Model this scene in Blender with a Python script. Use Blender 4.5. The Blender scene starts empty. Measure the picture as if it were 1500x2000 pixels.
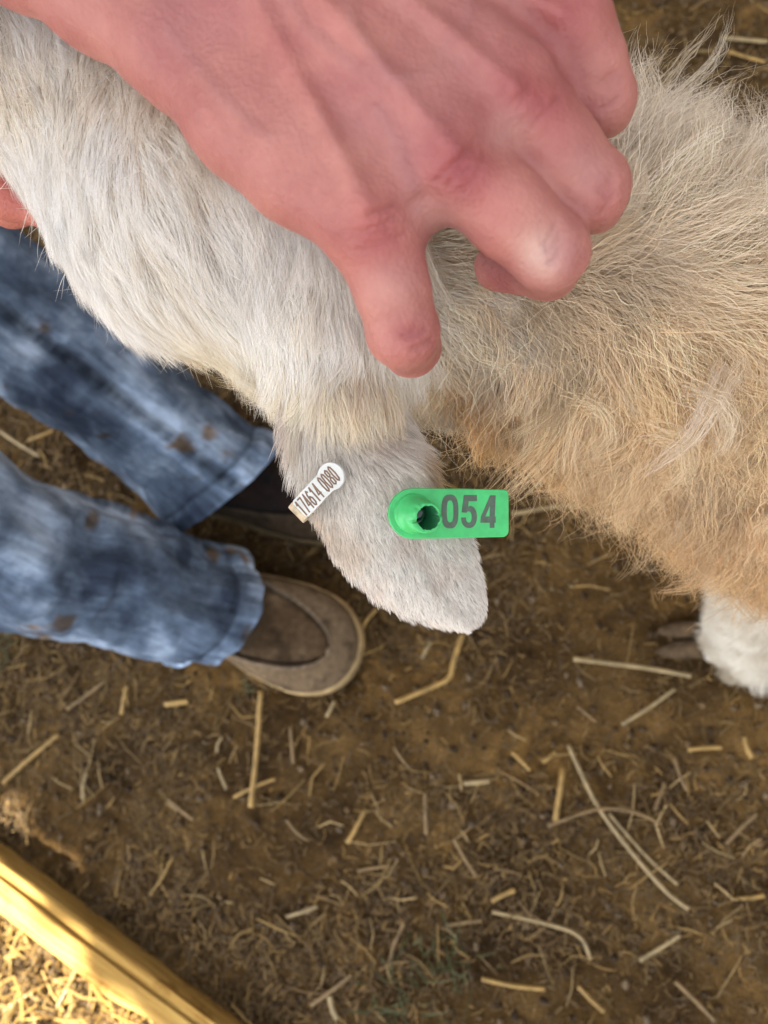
import bpy, bmesh, math
import numpy as np
from mathutils import Matrix, Vector
from mathutils.kdtree import KDTree

rng = np.random.default_rng(7)
sc = bpy.context.scene
COL = sc.collection

# ------------------------------------------------------------------ camera, sky, sun, exposure
FPX = 1502.0                      # focal length in pixels of the 1500x2000 photograph
CAM_H = 0.78                      # camera height over the ground (m)
DN = np.array([0.20, -0.253, -1.0]); DN /= np.linalg.norm(DN)     # world "down" in camera axes
UPc = -DN
XA = np.array([1.0, 0, 0]) - UPc[0] * UPc; XA /= np.linalg.norm(XA)
YA = np.cross(UPc, XA)
M3 = np.stack([XA, YA, UPc])      # camera axes -> world axes
CAM = np.array([0, 0, CAM_H])

cd = bpy.data.cameras.new('camera')
cam = bpy.data.objects.new('camera', cd); COL.objects.link(cam)
m4 = Matrix.Identity(4)
for i in range(3):
    for j in range(3):
        m4[i][j] = float(M3[i, j])
m4[2][3] = CAM_H
cam.matrix_world = m4
cd.sensor_fit = 'VERTICAL'; cd.sensor_height = 36.0; cd.lens = FPX / 2000 * 36.0
cd.clip_start = 0.01; cd.clip_end = 500
cd.dof.use_dof = True; cd.dof.focus_distance = 0.272; cd.dof.aperture_fstop = 10.5
sc.camera = cam

SUN_IMG = np.array([-0.80, -0.60])             # toward the sun on the ground plane (world x, y)
SUN_EL = math.radians(50)
sun_az = math.atan2(SUN_IMG[0], SUN_IMG[1])    # from +Y, clockwise
to_sun = np.array([SUN_IMG[0] * math.cos(SUN_EL), SUN_IMG[1] * math.cos(SUN_EL), math.sin(SUN_EL)])

world = bpy.data.worlds.new('World'); sc.world = world; world.use_nodes = True
wn = world.node_tree.nodes; wl = world.node_tree.links
bg = wn['Background']; bg.inputs['Strength'].default_value = 0.06
sky = wn.new('ShaderNodeTexSky'); sky.sky_type = 'NISHITA'; sky.sun_disc = False
sky.sun_elevation = SUN_EL; sky.sun_rotation = sun_az
sky.air_density = 1.0; sky.dust_density = 3.0; sky.ozone_density = 1.0
hsv = wn.new('ShaderNodeHueSaturation'); hsv.inputs['Saturation'].default_value = 0.18   # hazy, whitish sky
wl.new(sky.outputs[0], hsv.inputs['Color']); wl.new(hsv.outputs[0], bg.inputs['Color'])

sd = bpy.data.lights.new('sun', 'SUN'); sd.energy = 4.2; sd.angle = math.radians(0.4); sd.color = (1.0, 0.93, 0.80)
sun = bpy.data.objects.new('sun', sd); COL.objects.link(sun)
sun.rotation_euler = Vector(to_sun.tolist()).to_track_quat('Z', 'Y').to_euler()

sc.view_settings.view_transform = 'Standard'; sc.view_settings.look = 'None'
sc.view_settings.gamma = 1.0; sc.view_settings.use_curve_mapping = False
sc.view_settings.exposure = 2.95
sc.render.engine = 'CYCLES'
sc.cycles.use_denoising = True
sc.cycles.max_bounces = 10; sc.cycles.diffuse_bounces = 8; sc.cycles.glossy_bounces = 2
sc.cycles.transmission_bounces = 4; sc.cycles.transparent_max_bounces = 6
try:
    sc.cycles_curves.shape = 'RIBBONS'; sc.cycles_curves.subdivisions = 2
except Exception:
    pass

# ------------------------------------------------------------------ helpers: pixels, noise
def pw(u, v, t):
    """world point of photo pixel (u, v) at depth t along the optical axis"""
    u, v, t = np.broadcast_arrays(np.asarray(u, float), np.asarray(v, float), np.asarray(t, float))
    c = np.stack([(u - 750) / FPX * t, (1000 - v) / FPX * t, -t], -1)
    return c @ M3.T + CAM
def pz(u, v, z):
    """world point of photo pixel (u, v) on the horizontal plane at height z"""
    u, v, z = np.broadcast_arrays(np.asarray(u, float), np.asarray(v, float), np.asarray(z, float))
    d = np.stack([(u - 750) / FPX, (1000 - v) / FPX, -np.ones_like(u)], -1) @ M3.T
    k = (z - CAM_H) / d[..., 2]
    return CAM + d * k[..., None]
def to_pix(p):
    c = (p - CAM) @ M3
    t = -c[..., 2]
    return 750 + c[..., 0] / t * FPX, 1000 - c[..., 1] / t * FPX, t
def cdir(x, y, z=0.0):
    """direction given in camera axes -> world"""
    d = np.array([x, y, z], float)
    return d @ M3.T

def _hash(i, j, k, seed):
    n = (i * 374761393 + j * 668265263 + k * 2147483647 + seed * 144665) & 0xffffffff
    n = ((n ^ (n >> 13)) * 1274126177) & 0xffffffff
    n = (n ^ (n >> 16)) & 0xffffffff
    n = (n * 2246822519) & 0xffffffff
    n = n ^ (n >> 15)
    return (n & 0xffffff) / float(0xffffff)
def vnoise(p, seed=0):
    f = np.floor(p).astype(np.int64); w = p - f
    w = w * w * (3 - 2 * w)
    out = 0
    for dx in (0, 1):
        for dy in (0, 1):
            for dz in (0, 1):
                h = _hash(f[..., 0] + dx, f[..., 1] + dy, f[..., 2] + dz, seed)
                out = out + h * (w[..., 0] if dx else 1 - w[..., 0]) * (w[..., 1] if dy else 1 - w[..., 1]) * (w[..., 2] if dz else 1 - w[..., 2])
    return out * 2 - 1
def fbm(p, seed=0, oct=4, gain=0.5):
    a, s, r = 1.0, 0.0, 0.0
    for o in range(oct):
        r = r + a * vnoise(p * (2.03 ** o), seed + o * 17); s += a; a *= gain
    return r / s
def sstep(a, b, x):
    t = np.clip((x - a) / (b - a), 0, 1); return t * t * (3 - 2 * t)
def unit(v):
    return v / np.maximum(np.linalg.norm(v, axis=-1, keepdims=True), 1e-12)

# ------------------------------------------------------------------ helpers: objects, meshes
def tag(o, label=None, cat=None, group=None, kind=None):
    if label: o['label'] = label
    if cat: o['category'] = cat
    if group: o['group'] = group
    if kind: o['kind'] = kind
    return o
def empty(name, loc=(0, 0, 0)):
    o = bpy.data.objects.new(name, None); COL.objects.link(o); o.location = [float(x) for x in loc]
    o.empty_display_size = 0.02
    return o
def link(o, parent=None):
    COL.objects.link(o)
    if parent is not None:
        o.parent = parent
        o.matrix_parent_inverse = Matrix.Translation(-parent.location) if parent.type == 'EMPTY' else Matrix.Identity(4)
    return o
def mesh_obj(name, v, f, mat, parent=None, smooth=True, cols=None, attrs=None):
    me = bpy.data.meshes.new(name)
    if isinstance(f, np.ndarray):
        k = f.shape[1]
        me.vertices.add(len(v)); me.vertices.foreach_set('co', np.asarray(v, np.float32).ravel())
        me.loops.add(f.size); me.loops.foreach_set('vertex_index', f.astype(np.int32).ravel())
        me.polygons.add(len(f)); me.polygons.foreach_set('loop_start', np.arange(0, f.size, k, dtype=np.int32))
        me.update(calc_edges=True)
    else:
        me.from_pydata(np.asarray(v).tolist(), [], [list(map(int, q)) for q in f])
    me.polygons.foreach_set('use_smooth', np.full(len(me.polygons), smooth))
    if cols is not None:
        a = me.attributes.new('col', 'FLOAT_COLOR', 'POINT')
        c = np.ones((len(v), 4), np.float32); c[:, :3] = cols
        a.data.foreach_set('color', c.ravel())
    for k, val in (attrs or {}).items():
        a = me.attributes.new(k, 'FLOAT', 'POINT'); a.data.foreach_set('value', np.asarray(val, np.float32))
    me.materials.append(mat); me.update()
    return link(bpy.data.objects.new(name, me), parent)
def loft(rings, closed=True, caps=True):
    """rings (n, m, 3) -> verts, faces"""
    n, m = rings.shape[:2]
    v = rings.reshape(-1, 3); f = []
    mm = m if closed else m - 1
    for i in range(n - 1):
        for j in range(mm):
            k = (j + 1) % m
            f.append((i * m + j, i * m + k, (i + 1) * m + k, (i + 1) * m + j))
    if caps and closed:
        f.append(tuple(range(m - 1, -1, -1))); f.append(tuple((n - 1) * m + j for j in range(m)))
    return v, f

# signed distance sculpting ------------------------------------------------
def rcone(p, a, b, ra, rb):
    a = np.asarray(a); b = np.asarray(b)
    ab = b - a; l2 = max(float(ab @ ab), 1e-12)
    h = np.clip(((p - a) @ ab) / l2, 0, 1)
    q = p - a - h[..., None] * ab
    return np.sqrt(q[..., 0] ** 2 + q[..., 1] ** 2 + q[..., 2] ** 2) - (ra + (rb - ra) * h)
def smin(a, b, k):
    h = np.maximum(k - np.abs(a - b), 0) / k
    return np.minimum(a, b) - h * h * k * 0.25
class SDF:
    def __init__(s): s.pr = []
    def chain(s, pts, rad, k=0.008):
        for i in range(len(pts) - 1):
            s.pr.append((np.asarray(pts[i]), np.asarray(pts[i + 1]), rad[i], rad[i + 1], k))
        return s
    def __call__(s, p):
        d = None
        for a, b, ra, rb, k in s.pr:
            e = rcone(p, a, b, ra, rb)
            d = e if d is None else smin(d, e, k)
        return d
    def bounds(s, pad):
        lo = np.min([np.minimum(a - ra, b - rb) for a, b, ra, rb, k in s.pr], 0) - pad
        hi = np.max([np.maximum(a + ra, b + rb) for a, b, ra, rb, k in s.pr], 0) + pad
        return lo, hi
    def grad(s, p, e=4e-4):
        g = np.stack([s(p + np.eye(3)[i] * e) - s(p - np.eye(3)[i] * e) for i in range(3)], -1)
        return unit(g)
def surface_nets(sdf, cell, lo=None, hi=None):
    if lo is None: lo, hi = sdf.bounds(cell * 3)
    n = np.ceil((hi - lo) / cell).astype(int) + 1
    ax = [lo[i] + cell * np.arange(n[i]) for i in range(3)]
    B = 8                                                # evaluate only blocks near the surface
    nb = -(-n // B); full = nb * B
    ax = [lo[i] + cell * np.arange(full[i]) for i in range(3)]
    cen = np.stack(np.meshgrid(*[lo[i] + cell * (np.arange(nb[i]) * B + (B - 1) / 2) for i in range(3)], indexing='ij'), -1)
    dc = sdf(cen.reshape(-1, 3)).reshape(nb)
    V6 = np.broadcast_to(dc[:, None, :, None, :, None], (nb[0], B, nb[1], B, nb[2], B)).copy()
    near = np.argwhere(np.abs(dc) < cell * B * 0.5 * 1.7321 * 1.25)
    loc = np.stack(np.meshgrid(*[np.arange(B) * cell] * 3, indexing='ij'), -1)
    for q in range(0, len(near), 600):
        nb_ = near[q:q + 600]
        p = lo + cell * B * nb_[:, None, None, None, :] + loc[None]
        V6[nb_[:, 0], :, nb_[:, 1], :, nb_[:, 2], :] = sdf(p)
    V = V6.reshape(full)
    n = full
    inside = V < 0
    c = n - 1
    acc = np.zeros((*c, 3)); cnt = np.zeros(c)
    sl = lambda o: tuple(slice(o[d], o[d] + c[d]) for d in range(3))
    corners = [(x, y, z) for x in (0, 1) for y in (0, 1) for z in (0, 1)]
    for a in corners:
        for d in range(3):
            if a[d] == 1: continue
            b = list(a); b[d] = 1
            va, vb = V[sl(a)], V[sl(b)]
            cr = (va < 0) != (vb < 0)
            t = np.where(cr, va / np.where(cr, va - vb, 1), 0)
            for e in range(3):
                acc[..., e] += np.where(cr, a[e] + (t if e == d else 0), 0)
            cnt += cr
    act = cnt > 0
    idx = -np.ones(c, np.int64); idx[act] = np.arange(act.sum())
    g = np.argwhere(act)
    verts = lo + cell * (g + acc[act] / cnt[act][:, None])
    faces = []
    for d in range(3):
        o1, o2 = [(1, 2), (2, 0), (0, 1)][d]
        s0 = [slice(1, c[0]), slice(1, c[1]), slice(1, c[2])]; s0[d] = slice(0, c[d])
        s1 = list(s0); s1[d] = slice(1, c[d] + 1)
        A = inside[tuple(s0)]; B = inside[tuple(s1)]
        e = np.argwhere(A != B)
        off = np.array([1, 1, 1]); off[d] = 0
        e = e + off
        flip = A[A != B]
        def at(k1, k2):
            q = e.copy(); q[:, o1] -= k1; q[:, o2] -= k2
            return idx[q[:, 0], q[:, 1], q[:, 2]]
        q = np.stack([at(0, 0), at(1, 0), at(1, 1), at(0, 1)], 1)
        q[~flip] = q[~flip][:, ::-1]
        faces.append(q)
    F = np.concatenate(faces)
    F = F[(F >= 0).all(1)]
    for _ in range(3):                                   # settle onto the surface
        gr = sdf.grad(verts); verts = verts - gr * (sdf(verts) * 0.9)[:, None]
    return verts, F, sdf.grad(verts)

# ------------------------------------------------------------------ materials
def mat(name):
    m = bpy.data.materials.new(name); m.use_nodes = True
    nt = m.node_tree; b = nt.nodes['Principled BSDF']
    return m, nt, b
def N(nt, t, **kw):
    n = nt.nodes.new(t)
    for k, v in kw.items(): setattr(n, k, v)
    return n
def noise_node(nt, scale, detail=4, rough=0.55, vec=None):
    n = N(nt, 'ShaderNodeTexNoise'); n.inputs['Scale'].default_value = scale
    n.inputs['Detail'].default_value = detail; n.inputs['Roughness'].default_value = rough
    if vec is not None: nt.links.new(vec, n.inputs['Vector'])
    return n
def ramp(nt, fac, stops):
    r = N(nt, 'ShaderNodeValToRGB')
    el = r.color_ramp.elements
    while len(el) < len(stops): el.new(0.5)
    for e, (p, c) in zip(el, stops):
        e.position = p; e.color = (*c, 1) if len(c) == 3 else c
    nt.links.new(fac, r.inputs[0]); return r
def bump(nt, b, h, strength, dist=0.001):
    n = N(nt, 'ShaderNodeBump'); n.inputs['Strength'].default_value = strength; n.inputs['Distance'].default_value = dist
    nt.links.new(h, n.inputs['Height']); nt.links.new(n.outputs[0], b.inputs['Normal']); return n
def mixc(nt, fac, a, b, blend='MIX'):
    n = N(nt, 'ShaderNodeMix', data_type='RGBA', blend_type=blend)
    for sock, val in ((n.inputs[0], fac), (n.inputs[6], a), (n.inputs[7], b)):
        if isinstance(val, (int, float)): sock.default_value = val
        elif isinstance(val, tuple): sock.default_value = (*val, 1)
        else: nt.links.new(val, sock)
    return n.outputs[2]
def attr(nt, name):
    n = N(nt, 'ShaderNodeAttribute'); n.attribute_name = name; return n
def objco(nt):
    return N(nt, 'ShaderNodeTexCoord').outputs['Object']
def geopos(nt):
    return N(nt, 'ShaderNodeNewGeometry').outputs['Position']

def make_ground_mat():
    m, nt, b = mat('soil'); P = geopos(nt)
    n1 = noise_node(nt, 7, 5, 0.6, P); n2 = noise_node(nt, 60, 5, 0.65, P); n3 = noise_node(nt, 420, 3, 0.6, P)
    big = ramp(nt, n1.outputs[0], [(0.36, (0.042, 0.024, 0.0085)), (0.52, (0.094, 0.055, 0.019)), (0.64, (0.215, 0.128, 0.043))])
    mid = ramp(nt, n2.outputs[0], [(0.35, (0.35, 0.32, 0.3)), (0.62, (1.15, 1.1, 1.0))])
    c = mixc(nt, 0.8, big.outputs[0], mid.outputs[0], 'MULTIPLY')
    c = mixc(nt, attr(nt, 'sand').outputs['Fac'], c, (0.215, 0.128, 0.045))
    fine = ramp(nt, n3.outputs[0], [(0.35, (0.55, 0.55, 0.55)), (0.65, (1.2, 1.2, 1.2))])
    c = mixc(nt, 0.7, c, fine.outputs[0], 'MULTIPLY')
    nt.links.new(c, b.inputs['Base Color']); b.inputs['Roughness'].default_value = 0.95
    b.inputs['Specular IOR Level'].default_value = 0.15
    s = N(nt, 'ShaderNodeMath', operation='ADD'); nt.links.new(n2.outputs[0], s.inputs[0]); nt.links.new(n3.outputs[0], s.inputs[1])
    bump(nt, b, s.outputs[0], 0.9, 0.004)
    return m
def make_attr_mat(name, rough=0.8, nscale=300, amt=0.35, bmp=0.3, spec=0.25, dist=0.0006):
    m, nt, b = mat(name); P = geopos(nt)
    n = noise_node(nt, nscale, 4, 0.6, P)
    r = ramp(nt, n.outputs[0], [(0.3, (1 - amt,) * 3), (0.7, (1 + amt,) * 3)])
    c = mixc(nt, 1.0, attr(nt, 'col').outputs['Color'], r.outputs[0], 'MULTIPLY')
    nt.links.new(c, b.inputs['Base Color']); b.inputs['Roughness'].default_value = rough
    b.inputs['Specular IOR Level'].default_value = spec
    if bmp: bump(nt, b, n.outputs[0], bmp, dist)
    return m
def make_straw_mat(name, col):
    m, nt, b = mat(name)
    n = noise_node(nt, 90, 4, 0.6, geopos(nt)); n2 = noise_node(nt, 700, 2, 0.5, geopos(nt))
    r = ramp(nt, n.outputs[0], [(0.3, tuple(x * 0.55 for x in col)), (0.7, tuple(min(1, x * 1.2) for x in col))])
    c = mixc(nt, 0.4, r.outputs[0], n2.outputs[0], 'MULTIPLY')
    nt.links.new(c, b.inputs['Base Color']); b.inputs['Roughness'].default_value = 0.5
    bump(nt, b, n2.outputs[0], 0.3, 0.0005)
    return m
def make_hair_mat(name):
    m, nt, b = mat(name); nt.nodes.remove(b); out = nt.nodes['Material Output']
    a = attr(nt, 'hcol').outputs['Color']
    d = N(nt, 'ShaderNodeBsdfDiffuse'); t = N(nt, 'ShaderNodeBsdfTranslucent')
    g = N(nt, 'ShaderNodeBsdfGlossy'); g.inputs['Roughness'].default_value = 0.30; g.inputs['Color'].default_value = (1, 0.97, 0.92, 1)
    nt.links.new(a, d.inputs['Color']); nt.links.new(a, t.inputs['Color'])
    m1 = N(nt, 'ShaderNodeMixShader'); m1.inputs[0].default_value = 0.35
    nt.links.new(d.outputs[0], m1.inputs[1]); nt.links.new(t.outputs[0], m1.inputs[2])
    m2 = N(nt, 'ShaderNodeMixShader'); m2.inputs[0].default_value = 0.07
    nt.links.new(m1.outputs[0], m2.inputs[1]); nt.links.new(g.outputs[0], m2.inputs[2])
    nt.links.new(m2.outputs[0], out.inputs[0])
    return m
def make_skin_mat():
    m, nt, b = mat('hand_skin'); P = geopos(nt)
    n1 = noise_node(nt, 55, 4, 0.6, P); n2 = noise_node(nt, 900, 3, 0.6, P)
    r = ramp(nt, n1.outputs[0], [(0.3, (0.84, 0.74, 0.76)), (0.7, (1.12, 1.2, 1.14))])
    c = mixc(nt, 1.0, attr(nt, 'col').outputs['Color'], r.outputs[0], 'MULTIPLY')
    nt.links.new(c, b.inputs['Base Color'])
    b.inputs['Roughness'].default_value = 0.5; b.inputs['Specular IOR Level'].default_value = 0.35
    b.inputs['Subsurface Weight'].default_value = 0.22
    b.inputs['Subsurface Radius'].default_value = (1.0, 0.35, 0.2); b.inputs['Subsurface Scale'].default_value = 0.004
    vor = N(nt, 'ShaderNodeTexVoronoi'); vor.inputs['Scale'].default_value = 700; nt.links.new(P, vor.inputs['Vector'])
    s = N(nt, 'ShaderNodeMath', operation='ADD'); nt.links.new(vor.outputs['Distance'], s.inputs[0]); nt.links.new(n2.outputs[0], s.inputs[1])
    bump(nt, b, s.outputs[0], 0.38, 0.0006)
    return m
def make_denim_mat():
    m, nt, b = mat('washed_denim'); P = geopos(nt)
    n1 = noise_node(nt, 14, 5, 0.6, P); n2 = noise_node(nt, 60, 4, 0.6, P); n3 = noise_node(nt, 22, 4, 0.65, P)
    base = ramp(nt, n1.outputs[0], [(0.36, (0.045, 0.065, 0.105)), (0.5, (0.135, 0.19, 0.275)), (0.63, (0.36, 0.47, 0.62))])
    c = mixc(nt, 1.0, base.outputs[0], attr(nt, 'col').outputs['Color'], 'MULTIPLY')
    cx = N(nt, 'ShaderNodeCombineXYZ'); nt.links.new(attr(nt, 'along').outputs['Fac'], cx.inputs[0]); nt.links.new(attr(nt, 'around').outputs['Fac'], cx.inputs[1])
    ms = N(nt, 'ShaderNodeMapping'); ms.inputs['Scale'].default_value = (30, 210, 1); nt.links.new(cx.outputs[0], ms.inputs['Vector'])
    n4 = noise_node(nt, 1.0, 5, 0.65, ms.outputs[0])
    streak = ramp(nt, n4.outputs[0], [(0.3, (0.55, 0.57, 0.60)), (0.7, (1.35, 1.33, 1.30))])
    c = mixc(nt, 0.8, c, streak.outputs[0], 'MULTIPLY')
    w = N(nt, 'ShaderNodeTexWave', wave_type='BANDS', bands_direction='DIAGONAL'); w.inputs['Scale'].default_value = 420; w.inputs['Distortion'].default_value = 1.5
    nt.links.new(P, w.inputs['Vector'])
    wr = ramp(nt, w.outputs[0], [(0.2, (0.86, 0.86, 0.88)), (0.8, (1.08, 1.08, 1.08))])
    c = mixc(nt, 1.0, c, wr.outputs[0], 'MULTIPLY')
    dirt = ramp(nt, n3.outputs[0], [(0.68, (0, 0, 0)), (0.80, (0.8, 0.8, 0.8))])
    c = mixc(nt, dirt.outputs[0], c, (0.13, 0.085, 0.04))
    nt.links.new(c, b.inputs['Base Color']); b.inputs['Roughness'].default_value = 0.9; b.inputs['Specular IOR Level'].default_value = 0.1
    s = N(nt, 'ShaderNodeMath', operation='ADD'); nt.links.new(w.outputs[0], s.inputs[0]); nt.links.new(n2.outputs[0], s.inputs[1])
    bump(nt, b, s.outputs[0], 0.4, 0.0012)
    return m
def make_plastic(name, col, rough=0.42, wear=0.12, sss=0.15):
    m, nt, b = mat(name); P = geopos(nt)
    n = noise_node(nt, 260, 4, 0.6, P); n2 = noise_node(nt, 60, 3, 0.6, P)
    r = ramp(nt, n.outputs[0], [(0.25, (1 - wear * 1.6,) * 3), (0.6, (1.0, 1.0, 1.0))])
    c = mixc(nt, 1.0, tuple(col), r.outputs[0], 'MULTIPLY')
    r2 = ramp(nt, n2.outputs[0], [(0.3, (0.9, 0.9, 0.86)), (0.7, (1.04, 1.04, 1.04))])
    c = mixc(nt, 1.0, c, r2.outputs[0], 'MULTIPLY')
    nt.links.new(c, b.inputs['Base Color']); b.inputs['Roughness'].default_value = rough
    b.inputs['Subsurface Weight'].default_value = sss; b.inputs['Subsurface Scale'].default_value = 0.001
    bump(nt, b, n.outputs[0], 0.06, 0.0004)
    return m
def make_flat(name, col, rough=0.6):
    m, nt, b = mat(name)
    n = noise_node(nt, 500, 3, 0.6, geopos(nt))
    r = ramp(nt, n.outputs[0], [(0.3, tuple(x * 0.8 for x in col)), (0.7, tuple(min(1, x * 1.15) for x in col))])
    nt.links.new(r.outputs[0], b.inputs['Base Color']); b.inputs['Roughness'].default_value = rough
    return m
def make_wood():
    m, nt, b = mat('pale_rough_wood')
    mp = N(nt, 'ShaderNodeMapping'); nt.links.new(objco(nt), mp.inputs['Vector']); mp.inputs['Scale'].default_value = (5, 110, 110)
    n = noise_node(nt, 2.0, 6, 0.6, mp.outputs[0]); n2 = noise_node(nt, 26, 4, 0.6, objco(nt))
    r = ramp(nt, n.outputs[0], [(0.30, (0.22, 0.115, 0.03)), (0.48, (0.42, 0.25, 0.07)), (0.7, (0.56, 0.38, 0.12))])
    k = ramp(nt, n2.outputs[0], [(0.28, (0.45, 0.35, 0.25)), (0.42, (1, 1, 1))])
    c = mixc(nt, 0.8, r.outputs[0], k.outputs[0], 'MULTIPLY')
    nt.links.new(c, b.inputs['Base Color']); b.inputs['Roughness'].default_value = 0.95; b.inputs['Specular IOR Level'].default_value = 0.1
    bump(nt, b, n.outputs[0], 0.8, 0.004)
    return m

M_GROUND = make_ground_mat()
M_LITTER = make_attr_mat('dry_litter', 0.8, 500, 0.3, 0.0)
M_HAIR = make_hair_mat('lamb_hair')
M_LSKIN = make_attr_mat('lamb_skin', 0.8, 200, 0.2, 0.3)
M_HAND = make_skin_mat()
M_DENIM = make_denim_mat()
M_SHOE = make_attr_mat('dusty_suede', 0.95, 150, 0.3, 0.5, 0.1, 0.001)
M_SOLE = make_attr_mat('cream_rubber', 0.85, 45, 0.45, 0.3, 0.2, 0.001)
M_GREEN = make_plastic('green_plastic', (0.06, 0.54, 0.165), 0.36, 0.12)
M_WHITE = make_plastic('white_plastic', (0.66, 0.68, 0.68), 0.4, 0.12)
M_STAIN = make_plastic('stained_white_plastic', (0.58, 0.48, 0.34), 0.5, 0.4)
M_INK = make_flat('grey_ink', (0.075, 0.115, 0.085), 0.6)
M_BROWNINK = make_flat('brown_ink', (0.17, 0.10, 0.065), 0.6)
M_PIN = make_plastic('dark_green_pin', (0.006, 0.03, 0.02), 0.15, 0.05, 0)
M_SOCKET = make_plastic('shaded_green_socket', (0.012, 0.12, 0.045), 0.4, 0.1, 0)  # darker green painted in for the shade inside the hollow stud
M_WOOD = make_wood()
M_STRAW = [make_straw_mat('golden_straw', (0.46, 0.29, 0.085)), make_straw_mat('pale_straw', (0.40, 0.30, 0.15)), make_straw_mat('brown_straw', (0.25, 0.16, 0.065))]
M_GRASS = make_flat('dark_grass', (0.040, 0.046, 0.006), 0.6)
M_TIN = make_flat('added_roof_tin', (0.35, 0.35, 0.34), 0.5)
M_CLOTH = make_flat('grey_sleeve_cloth', (0.12, 0.13, 0.15), 0.9)
M_PLANK = make_flat('added_wall_plank', (0.05, 0.036, 0.026), 0.9)
M_HOOF = make_attr_mat('brown_hoof', 0.85, 90, 0.55, 0.6, 0.2, 0.002)

# ------------------------------------------------------------------ ground
VC = pz(750, 1000, 0)          # ground point at the picture's centre
def gh(x, y):
    x, y = np.broadcast_arrays(np.asarray(x, float), np.asarray(y, float))
    p = np.stack([x, y, np.zeros_like(x)], -1)
    r = np.hypot(x - VC[0], y - VC[1])
    h = 0.014 * fbm(p * 6, 3, 3) + 0.007 * fbm(p * 32, 9, 3) + 0.003 * fbm(p * 110, 21, 2)
    return (h - 0.008) * sstep(6.0, 1.0, r)
def sand(x, y):
    """0..1: bare sandy soil showing between the chaff"""
    x, y = np.broadcast_arrays(np.asarray(x, float), np.asarray(y, float))
    p = np.stack([x, y, np.zeros_like(x)], -1)
    m = 0.5 * sstep(0.2, 0.5, fbm(p * 7, 91, 3))
    for px, r in (((850, 1450), .055), ((1110, 1090), .06), ((1260, 1760), .055), ((790, 1590), .045), ((1450, 1900), .05), ((340, 1620), .04), ((1200, 1340), .05), ((650, 1480), .035), ((60, 1480), .04), ((1420, 1480), .04)):
        c = pz(*px, 0.0); d = np.hypot(x - c[0], y - c[1])
        m = np.maximum(m, np.exp(-(d / r) ** 2))
    return np.clip(0.62 * m + 0.40 * fbm(p * 45, 95, 4) * sstep(0.05, 0.4, m), 0, 1)
def ground():
    a = np.arange(-0.85, 0.8501, 0.006)
    out = [0.85]
    while out[-1] < 120: out.append(out[-1] * 1.18 + 0.01)
    out = np.array(out[1:])
    ax = np.concatenate([-out[::-1], a, out])
    X, Y = np.meshgrid(ax + VC[0], ax + VC[1], indexing='ij')
    Z = gh(X, Y)
    n = len(ax)
    i = np.arange(n * n).reshape(n, n)
    F = np.stack([i[:-1, :-1], i[1:, :-1], i[1:, 1:], i[:-1, 1:]], -1).reshape(-1, 4)
    o = mesh_obj('ground', np.stack([X, Y, Z], -1).reshape(-1, 3), F, M_GROUND, attrs={'sand': sand(X, Y).ravel()})
    return tag(o, kind='structure')
ground()

# ------------------------------------------------------------------ tin roof added only to throw the shade (out of frame)
def added_shade_roof():
    zr = 2.3
    P1 = pz(12, 1580, 0.0)[:2]; P2 = pz(360, 1995, 0.0)[:2]
    e = (P2 - P1) / np.linalg.norm(P2 - P1)
    nrm = np.array([-e[1], e[0]])
    if nrm @ (VC[:2] - P1) < 0: nrm = -nrm
    shift = to_sun[:2] / to_sun[2] * zr
    mid = (P1 + P2) / 2 + shift
    root = empty('added_shade_roof', (*mid, 0)); tag(root, 'added unseen corrugated tin roof on four posts that casts the shade', 'added_shade_roof')
    L, W = 0.95, 1.55
    s = np.linspace(-L, 1.45, 221)
    prof = zr + 0.010 * np.sin(s * 2 * np.pi / 0.076)
    rows = []
    for wv in (0, W):
        q = mid[None] + s[:, None] * e + wv * nrm
        rows.append(np.column_stack([q, prof]))
    top = np.array(rows); bot = top - [0, 0, 0.0012]
    rings = np.concatenate([top, bot[:, ::-1]], 1)
    v, f = loft(rings, True, True)
    mesh_obj('roof', v, f, M_TIN, root, False)
    for ss in (-L + 0.08, 1.37):
        for wv in (0.1, W - 0.08):
            c = mid + ss * e + wv * nrm
            r = 0.04
            sq = np.array([[-r, -r], [r, -r], [r, r], [-r, r]])
            rr = np.array([np.column_stack([c + sq, np.full(4, z)]) for z in (-0.05, 0.7, zr - 0.011)])
            v, f = loft(rr); mesh_obj('post', v, f, M_WOOD, root, False)
added_shade_roof()

def sky_blocking_wall():  # unseen wall added to cut the sky light from one side
    d = unit(np.array([0.45, 0.89, 0.0])); e = np.array([d[1], -d[0], 0]); c = VC + d * 1.25
    root = empty('sky_blocking_wall', c * [1, 1, 0]); tag(root, 'dark plank wall added out of view to block sky light', 'wall')
    rg = np.random.default_rng(4)
    for i in range(-13, 14):
        w, hgt = 0.148, 2.5 + rg.uniform(-.02, .02); o = c + e * (i * 0.152) + d * rg.uniform(0, .006)
        q = np.array([o - e * w / 2, o + e * w / 2, o + e * w / 2 + d * .022, o - e * w / 2 + d * .022])
        rr = np.array([q * [1, 1, 0] + [0, 0, z] for z in (-0.03, 0.8, 1.6, hgt)])
        v, f = loft(rr); mesh_obj('plank', v, f, M_PLANK, root, False)
sky_blocking_wall()

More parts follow.
